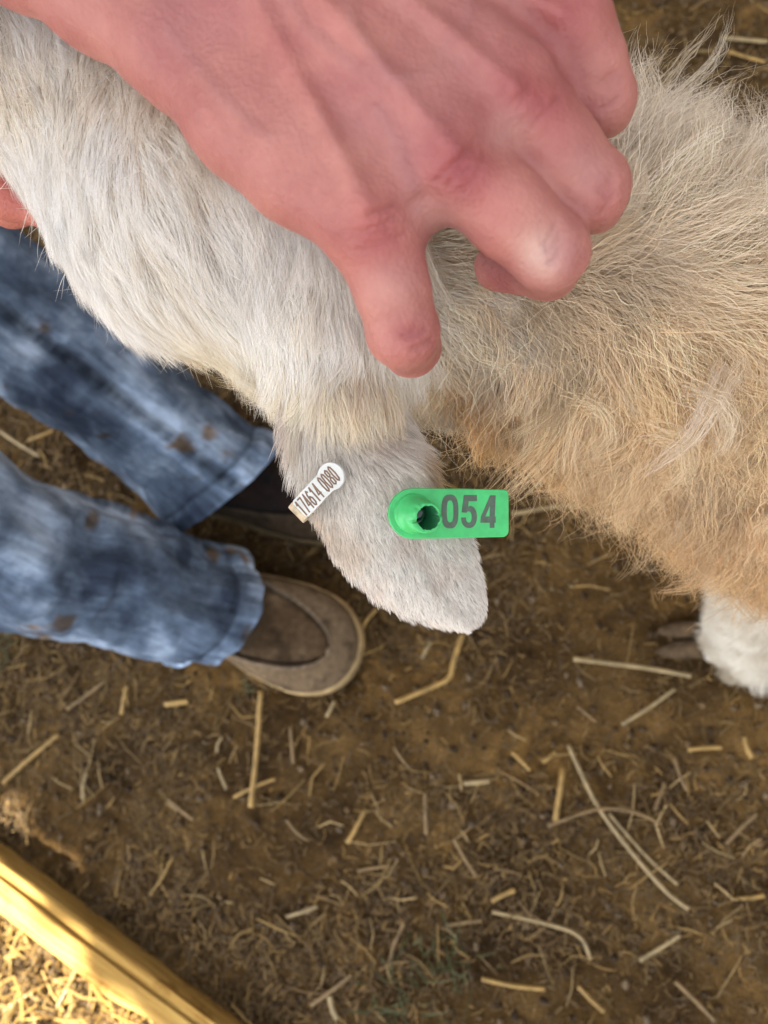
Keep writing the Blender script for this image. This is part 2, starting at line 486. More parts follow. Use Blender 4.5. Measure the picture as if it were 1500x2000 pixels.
# ------------------------------------------------------------------ timber rail at the lower left
def rail():
    A = pz(0, 1645, 0.0); B = pz(500, 2005, 0.0)
    e = (B - A) / np.linalg.norm(B - A)
    w = np.array([e[1], -e[0], 0])
    if w @ (VC - A) > 0: w = -w                     # away from the picture's middle
    prof = np.array([[0.003, -0.012], [0.001, 0.004], [0.001, 0.0205], [0.003, 0.0235], [0.0125, 0.0245], [0.0135, 0.0215], [0.0150, 0.0255],
                     [0.026, 0.0262], [0.0375, 0.0258], [0.0405, 0.0235], [0.0415, 0.012], [0.041, 0.002], [0.040, -0.012]])
    L0, L1 = -0.35, 0.75
    ls = np.arange(L0, L1, 0.006)
    rings = []
    for l in ls:
        p = np.array([[l * 7, k * 0.6, 0.3] for k in range(len(prof))])
        d = 0.0018 * fbm(p, 5, 3); d2 = 0.0014 * fbm(p * [3, 1, 1] + 4, 8, 3)
        x = prof[:, 0] + d + 0.004 * math.sin(l * 5); z = prof[:, 1] + d2 * (prof[:, 1] > 0)
        crack = 0.006 * (0.5 + 0.5 * vnoise(np.array([[l * 9, 1.0, 2.0]]), 3)[0])
        z[4] -= crack * 0.6; z[5] -= crack
        spl = math.exp(-((l - 0.245) / 0.03) ** 2) * 0.016          # torn hollow
        z[9] -= spl; z[10] -= spl * 0.5; z[8] -= spl * 0.5
        rings.append(np.column_stack([np.full(len(prof), l), x, z]))
    v, f = loft(np.array(rings)[:, ::-1])
    o = mesh_obj('timber_rail', v, f, M_WOOD, None, False)
    mw = Matrix.Identity(4)
    for i in range(3):
        mw[i][0], mw[i][1], mw[i][2], mw[i][3] = float(e[i]), float(w[i]), float([0, 0, 1][i]), float(A[i])
    o.matrix_world = mw
    tag(o, 'pale rough split timber rail lying on the ground, half in sunlight', 'timber rail')
rail()

# ------------------------------------------------------------------ person: hands
def P3(l): return [pw(*q) for q in l]
HAND = SDF()
mm = 0.001
# back of the hand (metacarpals) then fingers: index, middle, ring, little
mcp = [(722, 420, .200), (888, 312, .194), (1010, 192, .196), (1108, 45, .203)]
base = [(395, -95, .206), (450, -150, .201), (505, -200, .203), (560, -245, .209)]
for a, b, r in zip(mcp, base, (12.0, 12.6, 12.2, 11.4)):
    HAND.chain(P3([a, b]), [r * mm, 13.5 * mm], 0.012)
pal_m = [(740, 390, .216), (890, 300, .212), (1010, 180, .213), (1095, 50, .216)]
pal_b = [(420, -60, .224), (470, -110, .222), (520, -160, .222), (570, -200, .223)]
for a, b in zip(pal_m, pal_b):
    HAND.chain(P3([a, b]), [9.5 * mm, 13 * mm], 0.012)
fingers = [
    ([(722, 420, .200), (765, 560, .2055), (787, 648, .211), (803, 678, .236), (792, 640, .254)], (11.6, 9.9, 9.7, 8.6, 7.6)),
    ([(888, 312, .194), (995, 418, .200), (1072, 488, .204), (1068, 522, .226), (975, 520, .243)], (12.2, 11.0, 10.3, 9.0, 7.8)),
    ([(1010, 192, .196), (1090, 300, .201), (1152, 368, .205), (1158, 392, .228), (1085, 415, .246)], (12.0, 10.9, 10.2, 8.8, 7.6)),
    ([(1108, 45, .203), (1150, 125, .207), (1172, 193, .211), (1180, 210, .230), (1120, 235, .246)], (10.8, 9.4, 9.1, 8.0, 7.0)),
]
for i, (pts, rr) in enumerate(fingers):
    HAND.chain(P3(pts), [r * mm for r in rr], 0.0028)
# web between index and thumb, thumb metacarpal and thumb
HAND.chain(P3([(722, 425, .201), (578, 330, .204), (473, 238, .207), (338, 93, .210), (188, -8, .213), (40, -90, .217), (-60, -140, .220)]),
           [11.6 * mm, 12.2 * mm, 12.6 * mm, 12.6 * mm, 12.4 * mm, 12.0 * mm, 11.5 * mm], 0.010)
HAND.chain(P3([(560, 250, .215), (380, 20, .222), (330, -150, .216)]), [13 * mm, 15 * mm, 16 * mm], 0.014)
HAND.chain(P3([(-60, -140, .220), (-190, 20, .236), (-215, 170, .250)]), [11.5 * mm, 10.0 * mm, 8.2 * mm], 0.006)
# wrist and forearm
wr = pw(420, -290, .212)
fd = cdir(-0.70, 0.66, 0.10); fd /= np.linalg.norm(fd)
HAND.chain([pw(470, -170, .208), wr, wr + fd * 0.07, wr + fd * 0.20], [0.021, 0.023, 0.026, 0.036], 0.018)
HAND.chain([wr + cdir(-.018, -.02, 0), wr + fd * .06 + cdir(-.014, -.014, 0)], [0.018, 0.020], 0.018)
# little web skin between the finger bases
for i in range(3):
    a = np.array(mcp[i]); b = np.array(mcp[i + 1])
    HAND.chain([pw(*(a + [22, 22, .009])), pw(*(b + [15, 28, .009]))], [8 * mm, 8 * mm], 0.008)

def seg_dist(u, v, pts):
    d = np.full(u.shape, 1e9)
    for (x0, y0), (x1, y1) in zip(pts[:-1], pts[1:]):
        dx, dy = x1 - x0, y1 - y0
        h = np.clip(((u - x0) * dx + (v - y0) * dy) / (dx * dx + dy * dy), 0, 1)
        d = np.minimum(d, np.hypot(u - x0 - h * dx, v - y0 - h * dy))
    return d
def gauss(u, v, x, y, s):
    return np.exp(-((u - x) ** 2 + (v - y) ** 2) / (2 * s * s))

person = empty('person', pz(300, 1080, 0.0))
tag(person, 'person in stained blue jeans and brown shoes gripping the lamb with both hands', 'person')

def build_hand():
    v, f, n = surface_nets(HAND, 0.0009)
    u, w, t = to_pix(v)
    back = ((n * unit(CAM - v)).sum(-1) > -0.1).astype(float)
    disp = np.zeros(len(v))
    veins = [[(540, -40), (600, 60), (680, 120), (765, 165), (830, 145), (890, 120)], [(765, 165), (700, 60), (660, -60)],
             [(735, 215), (780, 290), (800, 345), (812, 372)], [(330, 60), (430, 190), (520, 270)], [(830, 145), (905, 60), (930, -60)]]
    vein = np.zeros(len(v))
    for pl in veins:
        vein = np.maximum(vein, np.exp(-(seg_dist(u, w, pl) / 15) ** 2))
    vein *= 0.55 + 0.45 * fbm(v * 40, 8, 2)
    disp += 0.0013 * vein
    tend = np.zeros(len(v))
    for a, b in (((715, 400), (470, -60)), ((880, 290), (560, -80)), ((1000, 170), (640, -130)), ((1095, 30), (720, -160))):
        tend = np.maximum(tend, np.exp(-(seg_dist(u, w, [a, b]) / 22) ** 2))
    disp += 0.0019 * tend
    # hollows between the metacarpal heads
    for x, y in ((815, 395), (965, 275), (1075, 140)):
        disp -= 0.0026 * gauss(u, w, x, y, 34)
    # knuckle bumps
    for x, y in ((725, 425), (895, 320), (1020, 195), (1115, 55)):
        disp += 0.0012 * gauss(u, w, x, y, 42)
    # creases
    crease = np.zeros(len(v))
    rg = np.random.default_rng(3)
    for (x, y), (dx, dy), L, cnt in (((738, 445), (0.95, -0.30), 70, 9), ((905, 335), (0.7, -0.72), 70, 9), ((1035, 205), (0.62, -0.78), 60, 8),
                                     ((795, 655), (0.95, -0.30), 40, 6), ((1095, 480), (0.6, -0.8), 40, 5), ((1175, 360), (0.6, -0.8), 38, 5), ((1195, 185), (0.8, -0.6), 34, 5)):
        for k in range(cnt):
            off = rg.uniform(-34, 34); sl = rg.uniform(-22, 22)
            cx, cy = x - dy * off + dx * sl, y + dx * off + dy * sl
            a = rg.uniform(-0.25, 0.25); ex, ey = dx * math.cos(a) - dy * math.sin(a), dx * math.sin(a) + dy * math.cos(a)
            l = L * rg.uniform(0.3, 0.7)
            crease = np.maximum(crease, rg.uniform(0.3, 1) * np.exp(-(seg_dist(u, w, [(cx - ex * l, cy - ey * l), (cx, cy + 4), (cx + ex * l, cy + ey * l)]) / 5.5) ** 2))
    disp -= 0.0008 * crease
    disp += 0.0003 * fbm(v * 160, 4, 3)
    v = v + n * (disp * back)[:, None]
    # skin colour that belongs to the skin: redder knuckles, bluish veins, pale spots
    c = np.tile(np.array([0.40, 0.158, 0.142]), (len(v), 1))
    m = fbm(v * 45, 12, 4)
    c = c * (1 + 0.10 * m[:, None] * np.array([0.6, 1.2, 1.0]))
    mv = sstep(-0.15, 0.4, fbm(v * 28, 55, 3) + 0.25 * gauss(u, w, 820, 60, 260))[:, None]
    c = c * (1 - 0.45 * mv) + 0.45 * mv * np.array([0.32, 0.118, 0.128])
    red = np.zeros(len(v))
    for x, y, s, a in ((745, 455, 55, .9), (905, 335, 60, 1.0), (1045, 195, 55, 1.0), (1010, 205, 16, .5), (1110, 20, 60, .7), (800, 655, 26, .55), (810, 660, 9, .5),
                       (1120, 510, 30, .4), (600, 110, 90, .3), (1040, 120, 50, .4), (985, 545, 40, .7)):
        red = np.maximum(red, a * gauss(u, w, x, y, s))
    c = c * (1 - red[:, None] * np.array([0.16, 0.44, 0.36]))
    pale = np.zeros(len(v))
    for x, y, s, a in ((1060, 500, 36, 1.0), (1000, 250, 30, .4), (1150, 330, 30, .4), (860, 430, 40, .35), (770, 560, 40, .2)):
        pale = np.maximum(pale, a * gauss(u, w, x, y, s))
    c = c + pale[:, None] * np.array([0.10, 0.16, 0.14])
    c = c * (1 - 0.13 * vein[:, None] * np.array([1.0, 0.3, 0.0]))
    c = c * (1 - 0.16 * crease[:, None] * np.array([0.6, 1, 0.9]))
    return mesh_obj('hand', v, f, M_HAND, person, True, np.clip(c, 0.02, 1))
h = build_hand()
h['label'] = 'reddish left hand with visible veins clamped over the lamb head'

# the other hand, supporting the lamb's chin from the left
HAND2 = SDF()
HAND2.chain(P3([(-300, 250, .315), (-135, 325, .305), (20, 383, .303), (85, 408, .304)]), [0.0105, 0.0095, 0.0088, 0.0075], 0.004)
HAND2.chain(P3([(-300, 260, .335), (-130, 345, .332), (20, 400, .332), (70, 400, .328)]), [0.0108, 0.0098, 0.0090, 0.0075], 0.004)
HAND2.chain(P3([(-310, 260, .355), (-140, 340, .356), (0, 390, .356), (50, 380, .350)]), [0.0105, 0.0095, 0.0088, 0.0072], 0.004)
HAND2.chain(P3([(-320, 240, .373), (-180, 310, .376), (-80, 340, .375), (-40, 330, .370)]), [0.0098, 0.0085, 0.0078, 0.0066], 0.004)
for tt, r in ((.315, .012), (.335, .0125), (.355, .012), (.373, .011)):
    HAND2.chain(P3([(-300, 250, tt), (-560, 160, .345)]), [r, 0.015], 0.012)
HAND2.chain(P3([(-540, 140, .325), (-400, 40, .295), (-290, 20, .285), (-200, 60, .285)]), [0.015, 0.012, 0.010, 0.008], 0.008)
w2 = pw(-620, 140, .345); fd2 = unit(cdir(-0.8, 0.25, 0.5))
HAND2.chain([pw(-520, 170, .345), w2, w2 + fd2 * 0.2], [0.024, 0.025, 0.037], 0.016)
v, f, n = surface_nets(HAND2, 0.002)
c = np.tile(np.array([0.46, 0.18, 0.14]), (len(v), 1)) * (1 + 0.15 * fbm(v * 60, 5, 3))[:, None]
uu, ww, tt = to_pix(v)
c = c * (1 - 0.5 * gauss(uu, ww, 40, 370, 45)[:, None] * np.array([0.1, 0.7, 0.6]))
h2 = mesh_obj('hand', v, f, M_HAND, person, True, np.clip(c, .02, 1))
h2['label'] = 'fingertip of the right hand under the lamb jaw'
# shirt beyond the frame: torso bent forward and both sleeves
sh_ = SDF()
sh_.chain([(-0.76, .33, .90), (-0.70, .35, 1.02), (-0.58, .37, 1.20)], [0.135, 0.145, 0.15], 0.05)
sh_.chain([(-0.62, .20, 1.22), (-0.56, .54, 1.22)], [0.085, 0.085], 0.08)
a = wr + fd * 0.13; b = wr + fd * 0.28
sh_.chain([a, b, (-0.54, .56, 1.22)], [0.043, 0.052, 0.075], 0.03)
a = w2 + fd2 * 0.13; b = w2 + fd2 * 0.28
sh_.chain([a, b, (-0.62, .18, 1.22)], [0.043, 0.052, 0.075], 0.03)
v, f, n = surface_nets(sh_, 0.011); v = v + n * (0.006 * fbm(v * 22, 2, 3))[:, None]
mesh_obj('shirt', v, f, M_CLOTH, person)

# ------------------------------------------------------------------ person: jeans and shoes
def catmull(P, n):
    P = np.asarray(P, float); m = len(P)
    t = np.linspace(0, m - 1, n); i = np.minimum(t.astype(int), m - 2); s = (t - i)[:, None]
    p0, p1, p2, p3 = P[np.maximum(i - 1, 0)], P[i], P[i + 1], P[np.minimum(i + 2, m - 1)]
    return 0.5 * ((2 * p1) + (-p0 + p2) * s + (2 * p0 - 5 * p1 + 4 * p2 - p3) * s ** 2 + (-p0 + 3 * p1 - 3 * p2 + p3) * s ** 3)

def trouser_leg(path, rad, seed, seam_ang, hem_tilt, flare):
    n, m = 190, 96
    C = catmull(path, n); R = np.interp(np.linspace(0, 1, n), np.linspace(0, 1, len(rad)), rad)
    T = unit(np.gradient(C, axis=0))
    T[:14] = T[14]
    ref = np.array([1.0, 0, 0])
    U = unit(ref - (T @ ref)[:, None] * T); W = np.cross(T, U)
    th = np.linspace(0, 2 * np.pi, m, endpoint=False)
    L = np.concatenate([[0], np.cumsum(np.linalg.norm(np.diff(C, axis=0), axis=1))])
    ring = np.empty((n, m, 3)); col = np.ones((n, m, 3))
    for i in range(n):
        nd = U[i] * np.cos(th)[:, None] + W[i] * np.sin(th)[:, None]
        q = np.stack([np.cos(th) * 1.4, np.sin(th) * 1.4, np.full(m, L[i] * 11)], -1)
        fold = 0.010 * fbm(q + seed * 7, seed, 3) + 0.007 * np.sin(3 * th + L[i] * 16 + seed) * math.exp(-L[i] / 0.12)
        ridged = 0.006 * (1 - np.abs(fbm(q * [1, 1, 1.6] + 31, seed + 5, 3)) * 3)
        r = R[i] + fold + np.maximum(ridged, -0.006) + flare * math.exp(-L[i] / 0.03) * (1 + 0.5 * np.cos(th - hem_tilt[1]))
        # hem: doubled cloth, a step at 20 mm
        if L[i] < 0.018: r = r + 0.0016
        ds = np.abs((th - seam_ang + np.pi) % (2 * np.pi) - np.pi) * R[i]
        r = r + 0.0022 * np.exp(-(ds / 0.005) ** 2)
        base = C[i] + nd * r[:, None]
        base = base + T[i] * (hem_tilt[0] * np.cos(th - hem_tilt[1]) * math.exp(-L[i] / 0.05))[:, None]
        ring[i] = base
        wash = 0.95 + 0.25 * fbm(q * [2, 2, 3], seed + 9, 3)
        wash = wash + 0.40 * np.exp(-((ds - 0.011) / 0.004) ** 2) - 0.62 * np.exp(-((ds) / 0.006) ** 4) * (0.72 + 0.28 * np.sin(L[i] * 520 + 3 * math.sin(L[i] * 90)))
        if L[i] < 0.020: wash = wash * (1.15 + 0.25 * np.sin(th * 34)) + 0.2 * (L[i] < 0.005)
        elif L[i] < 0.026: wash = wash * 0.7
        col[i] = wash[:, None] * np.array([1.0, 1.0, 1.02])
    # stains
    flat = ring.reshape(-1, 3); colf = col.reshape(-1, 3)
    st = 0.85 * sstep(0.36, 0.50, fbm(flat * 34 + seed * 3, 77, 4))
    colf = colf * (1 - st[:, None]) + st[:, None] * np.array([0.85, 0.42, 0.16]) * 0.8
    # inner surface near the hem so the cuff has thickness
    v, f = loft(ring[::-1], True, False)
    colr = colf.reshape(n, m, 3)[::-1].reshape(-1, 3)
    inner = ring[:30] - 0.0022 * np.array([unit(ring[i] - C[i]) for i in range(30)])
    k = len(v); vi, fi = loft(inner, True, False)
    v = np.concatenate([v, vi]); f = f + [tuple(x + k for x in q) for q in fi]
    a0 = (n - 1) * m
    for j in range(m):
        jj = (j + 1) % m
        f.append((a0 + j, a0 + jj, k + jj, k + j))
    colr = np.concatenate([colr, np.full((30 * m, 3), 0.7)])
    la = np.concatenate([np.repeat(L[::-1], m), np.repeat(L[:30], m)]); ta = np.concatenate([np.tile(th * 0.06, n), np.tile(th * 0.06, 30)])
    return v, f, colr, {'along': la, 'around': ta}

GA = [pz(415, 1190, .05), pz(330, 1168, .09), pz(160, 1110, .16), pz(0, 1062, .225), (-0.50, 0.17, .36), (-0.55, 0.20, .50), (-0.66, 0.24, .70), (-0.76, 0.26, .88)]
GB = [pz(440, 928, .05), pz(350, 865, .09), pz(180, 735, .16), pz(0, 600, .225), (-0.56, 0.44, .36), (-0.60, 0.45, .50), (-0.69, 0.43, .70), (-0.76, 0.40, .88)]
jeans = empty('jeans', person.location); jeans.parent = person; jeans.matrix_parent_inverse = Matrix.Translation(-person.location)
for path, seed, sa, ht, nm in ((GA, 3, 1.0, (0.020, 4.0), 'trouser_leg'), (GB, 8, 5.42, (0.016, 3.6), 'trouser_leg')):
    v, f, c, at_ = trouser_leg(path, [0.060, 0.058, 0.060, 0.063, 0.066, 0.070, 0.080, 0.088], seed, sa, ht, 0.004)
    o = mesh_obj(nm, v, f, M_DENIM, None, True, np.clip(c, .05, 2), at_)
    o.parent = jeans; o.matrix_parent_inverse = (Matrix.Translation(person.location)).inverted()
    # parent empty sits at the person's base

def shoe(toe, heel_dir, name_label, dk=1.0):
    """moc-toe shoe; toe: ground point under the toe tip, heel_dir: unit from toe to heel"""
    Lh = 0.285
    fx = -heel_dir; fy = np.array([-fx[1], fx[0], 0]); O = toe + heel_dir * Lh
    def W2(x, y, z): return O + np.outer(x, fx) + np.outer(y, fy) + np.outer(z, [0, 0, 1])
    xs = np.concatenate([np.linspace(0, .22, 34), np.linspace(.225, Lh, 36)]) / Lh
    key = [0, .03, .10, .25, .45, .62, .75, .86, .94, .98, 1.0]
    hw = np.interp(xs, key, [.004, .022, .033, .036, .040, .049, .053, .050, .038, .022, .002])
    # rounded toe
    hw = np.where(xs > .8, .053 * np.sqrt(np.clip(1 - ((xs - .76) / .24).clip(0) ** 2.3, 0, 1)), hw)
    ht = np.interp(xs, key, [.05, .085, .095, .098, .088, .068, .058, .051, .043, .036, .028])
    root = empty('shoe', person.location); root.parent = person; root.matrix_parent_inverse = Matrix.Translation(-person.location)
    def add(nm, v, f, m_, c=None, sm=True):
        o = mesh_obj(nm, v, f, m_, None, sm, c); o.parent = root; o.matrix_parent_inverse = Matrix.Translation(person.location).inverted(); return o
    m = 64
    th = np.linspace(0, np.pi, m)
    X = np.repeat(xs * Lh, m); 
    cy, sy = np.cos(th), np.sin(th)
    Yl = np.sign(cy) * np.abs(cy) ** 0.85; Zl = np.abs(sy) ** 0.60
    Y = (hw[:, None] * Yl[None]).ravel(); Z = (0.020 + (ht - 0.020)[:, None] * Zl[None]).ravel()
    xr = X / Lh
    # moccasin plug outline: signed, positive inside
    pw_ = .037 * np.sqrt(np.clip(1 - ((xr - .60) / .315) ** 2, 0, None)); pw_ = np.where(xr < .60, .037, pw_)
    g = pw_ - np.abs(Y); g = np.where(xr > .915, -np.hypot(np.abs(Y), (xr - .915) * Lh), g)
    ridge = np.exp(-((g + 0.002) / 0.0022) ** 2) * (xr > .45); groove = np.exp(-((g - 0.0022) / 0.0018) ** 2) * (xr > .45)
    q = W2(X, Y, Z)
    nz = fbm(q * 60, 6, 3)
    Z = Z + 0.0028 * ridge - 0.0022 * groove + 0.0012 * nz + np.where(g > 0, -0.001, 0)
    wr_ = 0.0014 * np.sin(xr * 150 + Y * 60) * np.exp(-((xr - .66) / .05) ** 2); Z = Z + wr_
    c = np.tile(np.array([0.14, 0.10, 0.062]), (len(X), 1))
    ins = sstep(-0.001, 0.001, g)[:, None] * (xr > .45)[:, None]
    c = c * (1 - ins) + ins * np.array([0.078, 0.051, 0.029])
    dust = sstep(-0.1, 0.5, fbm(q * 38, 14, 4))[:, None]
    c = c + dust * np.array([0.075, 0.06, 0.04]) * (0.3 + 0.7 * ins)
    mud = sstep(0.1, 0.4, fbm(q * 75, 44, 4))[:, None]; c = c * (1 - 0.45 * mud)
    c = c * (1 - 0.65 * groove[:, None]) + 0.03 * ridge[:, None]
    dark = sstep(.80, .66, xr)[:, None] * ins * sstep(0.0, 0.03, -Y + .02)[:, None]
    c = c * (1 - 0.35 * dark)
    v = W2(X, Y, Z); n = len(xs)
    vv, f = loft(v.reshape(n, m, 3), False, False)
    f = [q_[::-1] for q_ in f]
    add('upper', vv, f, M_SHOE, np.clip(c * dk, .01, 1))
    # sole
    k = 60
    xo = np.concatenate([xs * Lh, (xs * Lh)[::-1]]); yo = np.concatenate([hw + .0022, -(hw + .0022)[::-1]])
    xo = xo + np.where(xo > .2, .002 * (xo - .2) / .085, 0) - np.where(xo < .02, .004, 0)
    rings = []
    for z, s in ((0.0, .985), (0.004, 1.0), (0.018, 1.0), (0.0225, .992), (0.0228, .93)):
        rings.append(W2((xo - .14) * s + .14, yo * s, np.full(len(xo), z)))
    vv, f = loft(np.array(rings), True, True)
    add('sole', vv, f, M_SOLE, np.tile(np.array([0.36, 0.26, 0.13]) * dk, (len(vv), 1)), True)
    root['label'] = name_label
    return root
tA = pz(702, 1292, 0.004); hA = pz(420, 1180, 0.02) - tA; hA[2] = 0; hA /= np.linalg.norm(hA)
shoe(tA + [0, 0, -0.004], hA, 'dusty brown moccasin-toe shoe with cream sole')
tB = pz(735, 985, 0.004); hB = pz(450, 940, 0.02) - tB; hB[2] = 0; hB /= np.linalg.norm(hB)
shoe(tB + [0, 0, -0.004], hB, 'brown shoe with deep shadow painted into its colour behind the ear', 0.28)  # colours scaled down to stand in for the shadow over this shoe

# ------------------------------------------------------------------ lamb
HEAD = SDF()
HEAD.chain(P3([(-120, -190, .292), (60, 35, .295), (425, 385, .297), (640, 545, .302)]), [0.032, 0.042, 0.0530, 0.036], 0.02)
HEAD.chain(P3([(640, 600, .295), (675, 770, .283)]), [0.026, 0.017], 0.02)
HEAD.chain(P3([(860, 430, .300), (930, 330, .318), (960, 180, .335)]), [0.026, 0.017, 0.010], 0.02)
BODY = SDF()
neck = [(660, 520, .312), (1000, 545, .325), (1250, 630, .343), (1500, 806, .362), (1950, 960, .387), (2350, 1040, .397)]
BODY.chain(P3(neck), [0.044, 0.046, 0.055, 0.053, 0.066, 0.068], 0.04)
def lamb_leg(foot, top, rtop, back):
    knee = foot * 0.55 + top * 0.45 + back + bx * 0.025
    fet = foot + np.array([0, 0, 0.050]) + bx * 0.026
    return [top, knee, fet, foot + np.array([0, 0, 0.012])], [rtop, 0.019, 0.016, 0.016]
bx = unit((pw(1950, 880, .405) - pw(1250, 640, .36)) * [1, 1, 0])            # nose-to-tail on the ground
by = np.array([-bx[1], bx[0], 0])
foot1 = pz(1396, 1248, 0.0)
sh = pw(1500, 792, .364); rump = pw(2350, 1040, .397)
lat = (foot1 - sh) @ by
legs = []
top1 = sh + by * lat * 0.32 + bx * 0.03 - np.array([0, 0, 0.03])
legs.append((foot1, top1, 0.034, -bx * 0.004))
foot2 = foot1 - by * lat * 1.75 + bx * 0.05
legs.append((foot2, sh - by * lat * 0.32 + bx * 0.05 - np.array([0, 0, 0.03]), 0.034, -bx * 0.004))
for s in (0.75, -0.75):
    ft = np.array([*(rump[:2]), 0]) + by * lat * s
    legs.append((ft, rump + by * lat * s * 0.45 - np.array([0, 0, 0.03]), 0.045, bx * 0.03))
LEGS = SDF()
for ft, tp, r, bk in legs:
    ft = ft.copy(); ft[2] = gh(ft[0], ft[1])
    pts, rr = lamb_leg(ft, tp, r, bk); LEGS.chain(pts, rr, 0.02)
class Union:
    def __init__(s, parts, k): s.parts, s.k = parts, k
    def __call__(s, p):
        d = s.parts[0](p)
        for q in s.parts[1:]: d = smin(d, q(p), s.k)
        return d
    grad = SDF.grad
LAMB = Union([HEAD, BODY, LEGS], 0.03)
los, his = zip(*[s.bounds(0.012) for s in (HEAD, BODY, LEGS)])
lv, lf, ln = surface_nets(LAMB, 0.0042, np.min(los, 0), np.max(his, 0))

_wm = sstep(0.0, 0.03, HEAD(lv) - BODY(lv)) * sstep(0.0, 0.02, LEGS(lv) - BODY(lv))
lv = lv + ln * ((0.0105 * fbm(lv * 26, 81, 2) + 0.003 * fbm(lv * 60, 83, 2)) * _wm)[:, None]
lamb = empty('lamb', foot1 * [1, 1, 0])
tag(lamb, 'cream and tan woolly lamb with a white face and tagged hanging ear', 'lamb')
lu, lw_, lt = to_pix(lv)
lc = np.tile(np.array([0.66, 0.54, 0.42]), (len(lv), 1)) * (1 + 0.15 * fbm(lv * 50, 3, 3))[:, None]
lamb_body = mesh_obj('body', lv, lf, M_LSKIN, lamb, True, np.clip(lc, .02, 1))

# hooves: two pointed claws on the visible fore foot and the others
for ft, tp, r, bk in legs:
    z0 = float(gh(ft[0], ft[1]))
    for s in (-1, 1):
        d = unit(-bx * 1.0 + by * 0.18 * s)
        if ft is foot1: d = unit(pz(1265, 1252, 0) - foot1) + by * 0.05 * s; d = unit(d)
        side = np.array([-d[1], d[0], 0])
        c0 = np.array([ft[0], ft[1], z0]) + by * 0.0078 * s
        rings = []
        for x, wd, hh in ((0.000, .0085, .036), (0.020, .0095, .034), (0.034, .0085, .027), (0.045, .0055, .017), (0.051, .0022, .008)):
            a = np.linspace(0, 2 * np.pi, 14, endpoint=False)
            rings.append(c0 + d * x + np.outer(np.cos(a) * wd, side) + np.outer((np.sin(a) * .5 + .5) * hh, [0, 0, 1]))
        v, f = loft(np.array(rings)); mesh_obj('hoof', v, f, M_HOOF, lamb, True, np.tile(np.array([0.075, 0.05, 0.028]), (len(v), 1)))

# ear ----------------------------------------------------------------------
EL = np.array([(548, 760), (556, 830), (571, 890), (589, 950), (609, 1006), (635, 1046), (650, 1084), (684, 1127), (733, 1171), (792, 1203), (845, 1220), (884, 1230), (912, 1230)], float)
ER = np.array([(790, 780), (794, 842), (824, 888), (856, 934), (887, 984), (909, 1020), (924, 1060), (934, 1100), (943, 1136), (948, 1164), (948, 1188), (938, 1214), (912, 1230)], float)
def ear_pt(s, w, side=0.0):
    """s 0 root..1 tip, w -1..1 across; side: offset toward the camera (m)"""
    x = s * (len(EL) - 1); i = np.minimum(x.astype(int), len(EL) - 2); a = (x - i)[..., None]
    l = EL[i] * (1 - a) + EL[i + 1] * a; r = ER[i] * (1 - a) + ER[i + 1] * a
    uv = l * (0.5 - w[..., None] / 2) + r * (0.5 + w[..., None] / 2)
    t = 0.273 + 0.010 * s - 0.0065 * (1 - w ** 2) * (1 - 0.5 * s) + 0.004 * (w < 0) * (w ** 2) + 0.0012 * np.exp(-((w - 0.25) / 0.22) ** 2) * sstep(0.25, 0.5, s) * sstep(0.95, 0.7, s)
    t = t - 0.0012 * np.sin(s * 9 + w * 2) + 0.020 * sstep(0.20, 0.0, s) * (0.6 + 0.4 * w)
    t = t - side
    return pw(uv[..., 0], uv[..., 1], t)
def build_ear():
    ns, nw = 61, 41
    S, Wd = np.meshgrid(np.linspace(0, 1, ns), np.linspace(-1, 1, nw), indexing='ij')
    th = 0.0022 * np.sqrt(np.clip(1 - np.abs(Wd) ** 3, 0, 1)) * np.sqrt(np.clip(1.0 - S ** 6, 0, 1))
    top = ear_pt(S, Wd, th); bot = ear_pt(S, Wd, -th)
    ring = np.concatenate([top, bot[:, ::-1]], 1)
    v, f = loft(ring, True, True)
    c = np.tile(np.array([0.74, 0.60, 0.53]), (len(v), 1))
    return mesh_obj('ear', v, f, M_LSKIN, lamb, True, c)
ear = build_ear(); ear['label'] = 'white short haired ear hanging down with two tags'

# ------------------------------------------------------------------ hair growing
def hair_obj(name, pts, rad, col, parent):
    n, k = pts.shape[:2]
    hc = bpy.data.hair_curves.new(name)
    hc.add_curves([k] * n)
    hc.attributes['position'].data.foreach_set('vector', pts.astype(np.float32).ravel())
    ra = hc.attributes.get('radius') or hc.attributes.new('radius', 'FLOAT', 'POINT')
    taper = np.interp(np.linspace(0, 1, k), [0, .15, .6, 1], [1, 1, .8, .18])
    ra.data.foreach_set('value', (rad[:, None] * taper[None]).astype(np.float32).ravel())
    ca = hc.attributes.new('hcol', 'FLOAT_COLOR', 'CURVE')
    c4 = np.ones((n, 4), np.float32); c4[:, :3] = np.clip(col, 0.005, 0.95)
    ca.data.foreach_set('color', c4.ravel())
    hc.materials.append(M_HAIR)
    o = bpy.data.objects.new(name, hc); link(o, parent); o['kind'] = 'stuff'
    return o
def tri_sample(v, f, n, wgt_fn, rg):
    tri = np.concatenate([f[:, [0, 1, 2]], f[:, [0, 2, 3]]])
    a, b, c = v[tri[:, 0]], v[tri[:, 1]], v[tri[:, 2]]
    ar = np.linalg.norm(np.cross(b - a, c - a), axis=1) * 0.5
    w = ar * wgt_fn((a + b + c) / 3); w /= w.sum()
    k = rg.choice(len(tri), n, p=w)
    r1 = np.sqrt(rg.random(n)); r2 = rg.random(n)
    return a[k] * (1 - r1)[:, None] + b[k] * (r1 * (1 - r2))[:, None] + c[k] * (r1 * r2)[:, None]
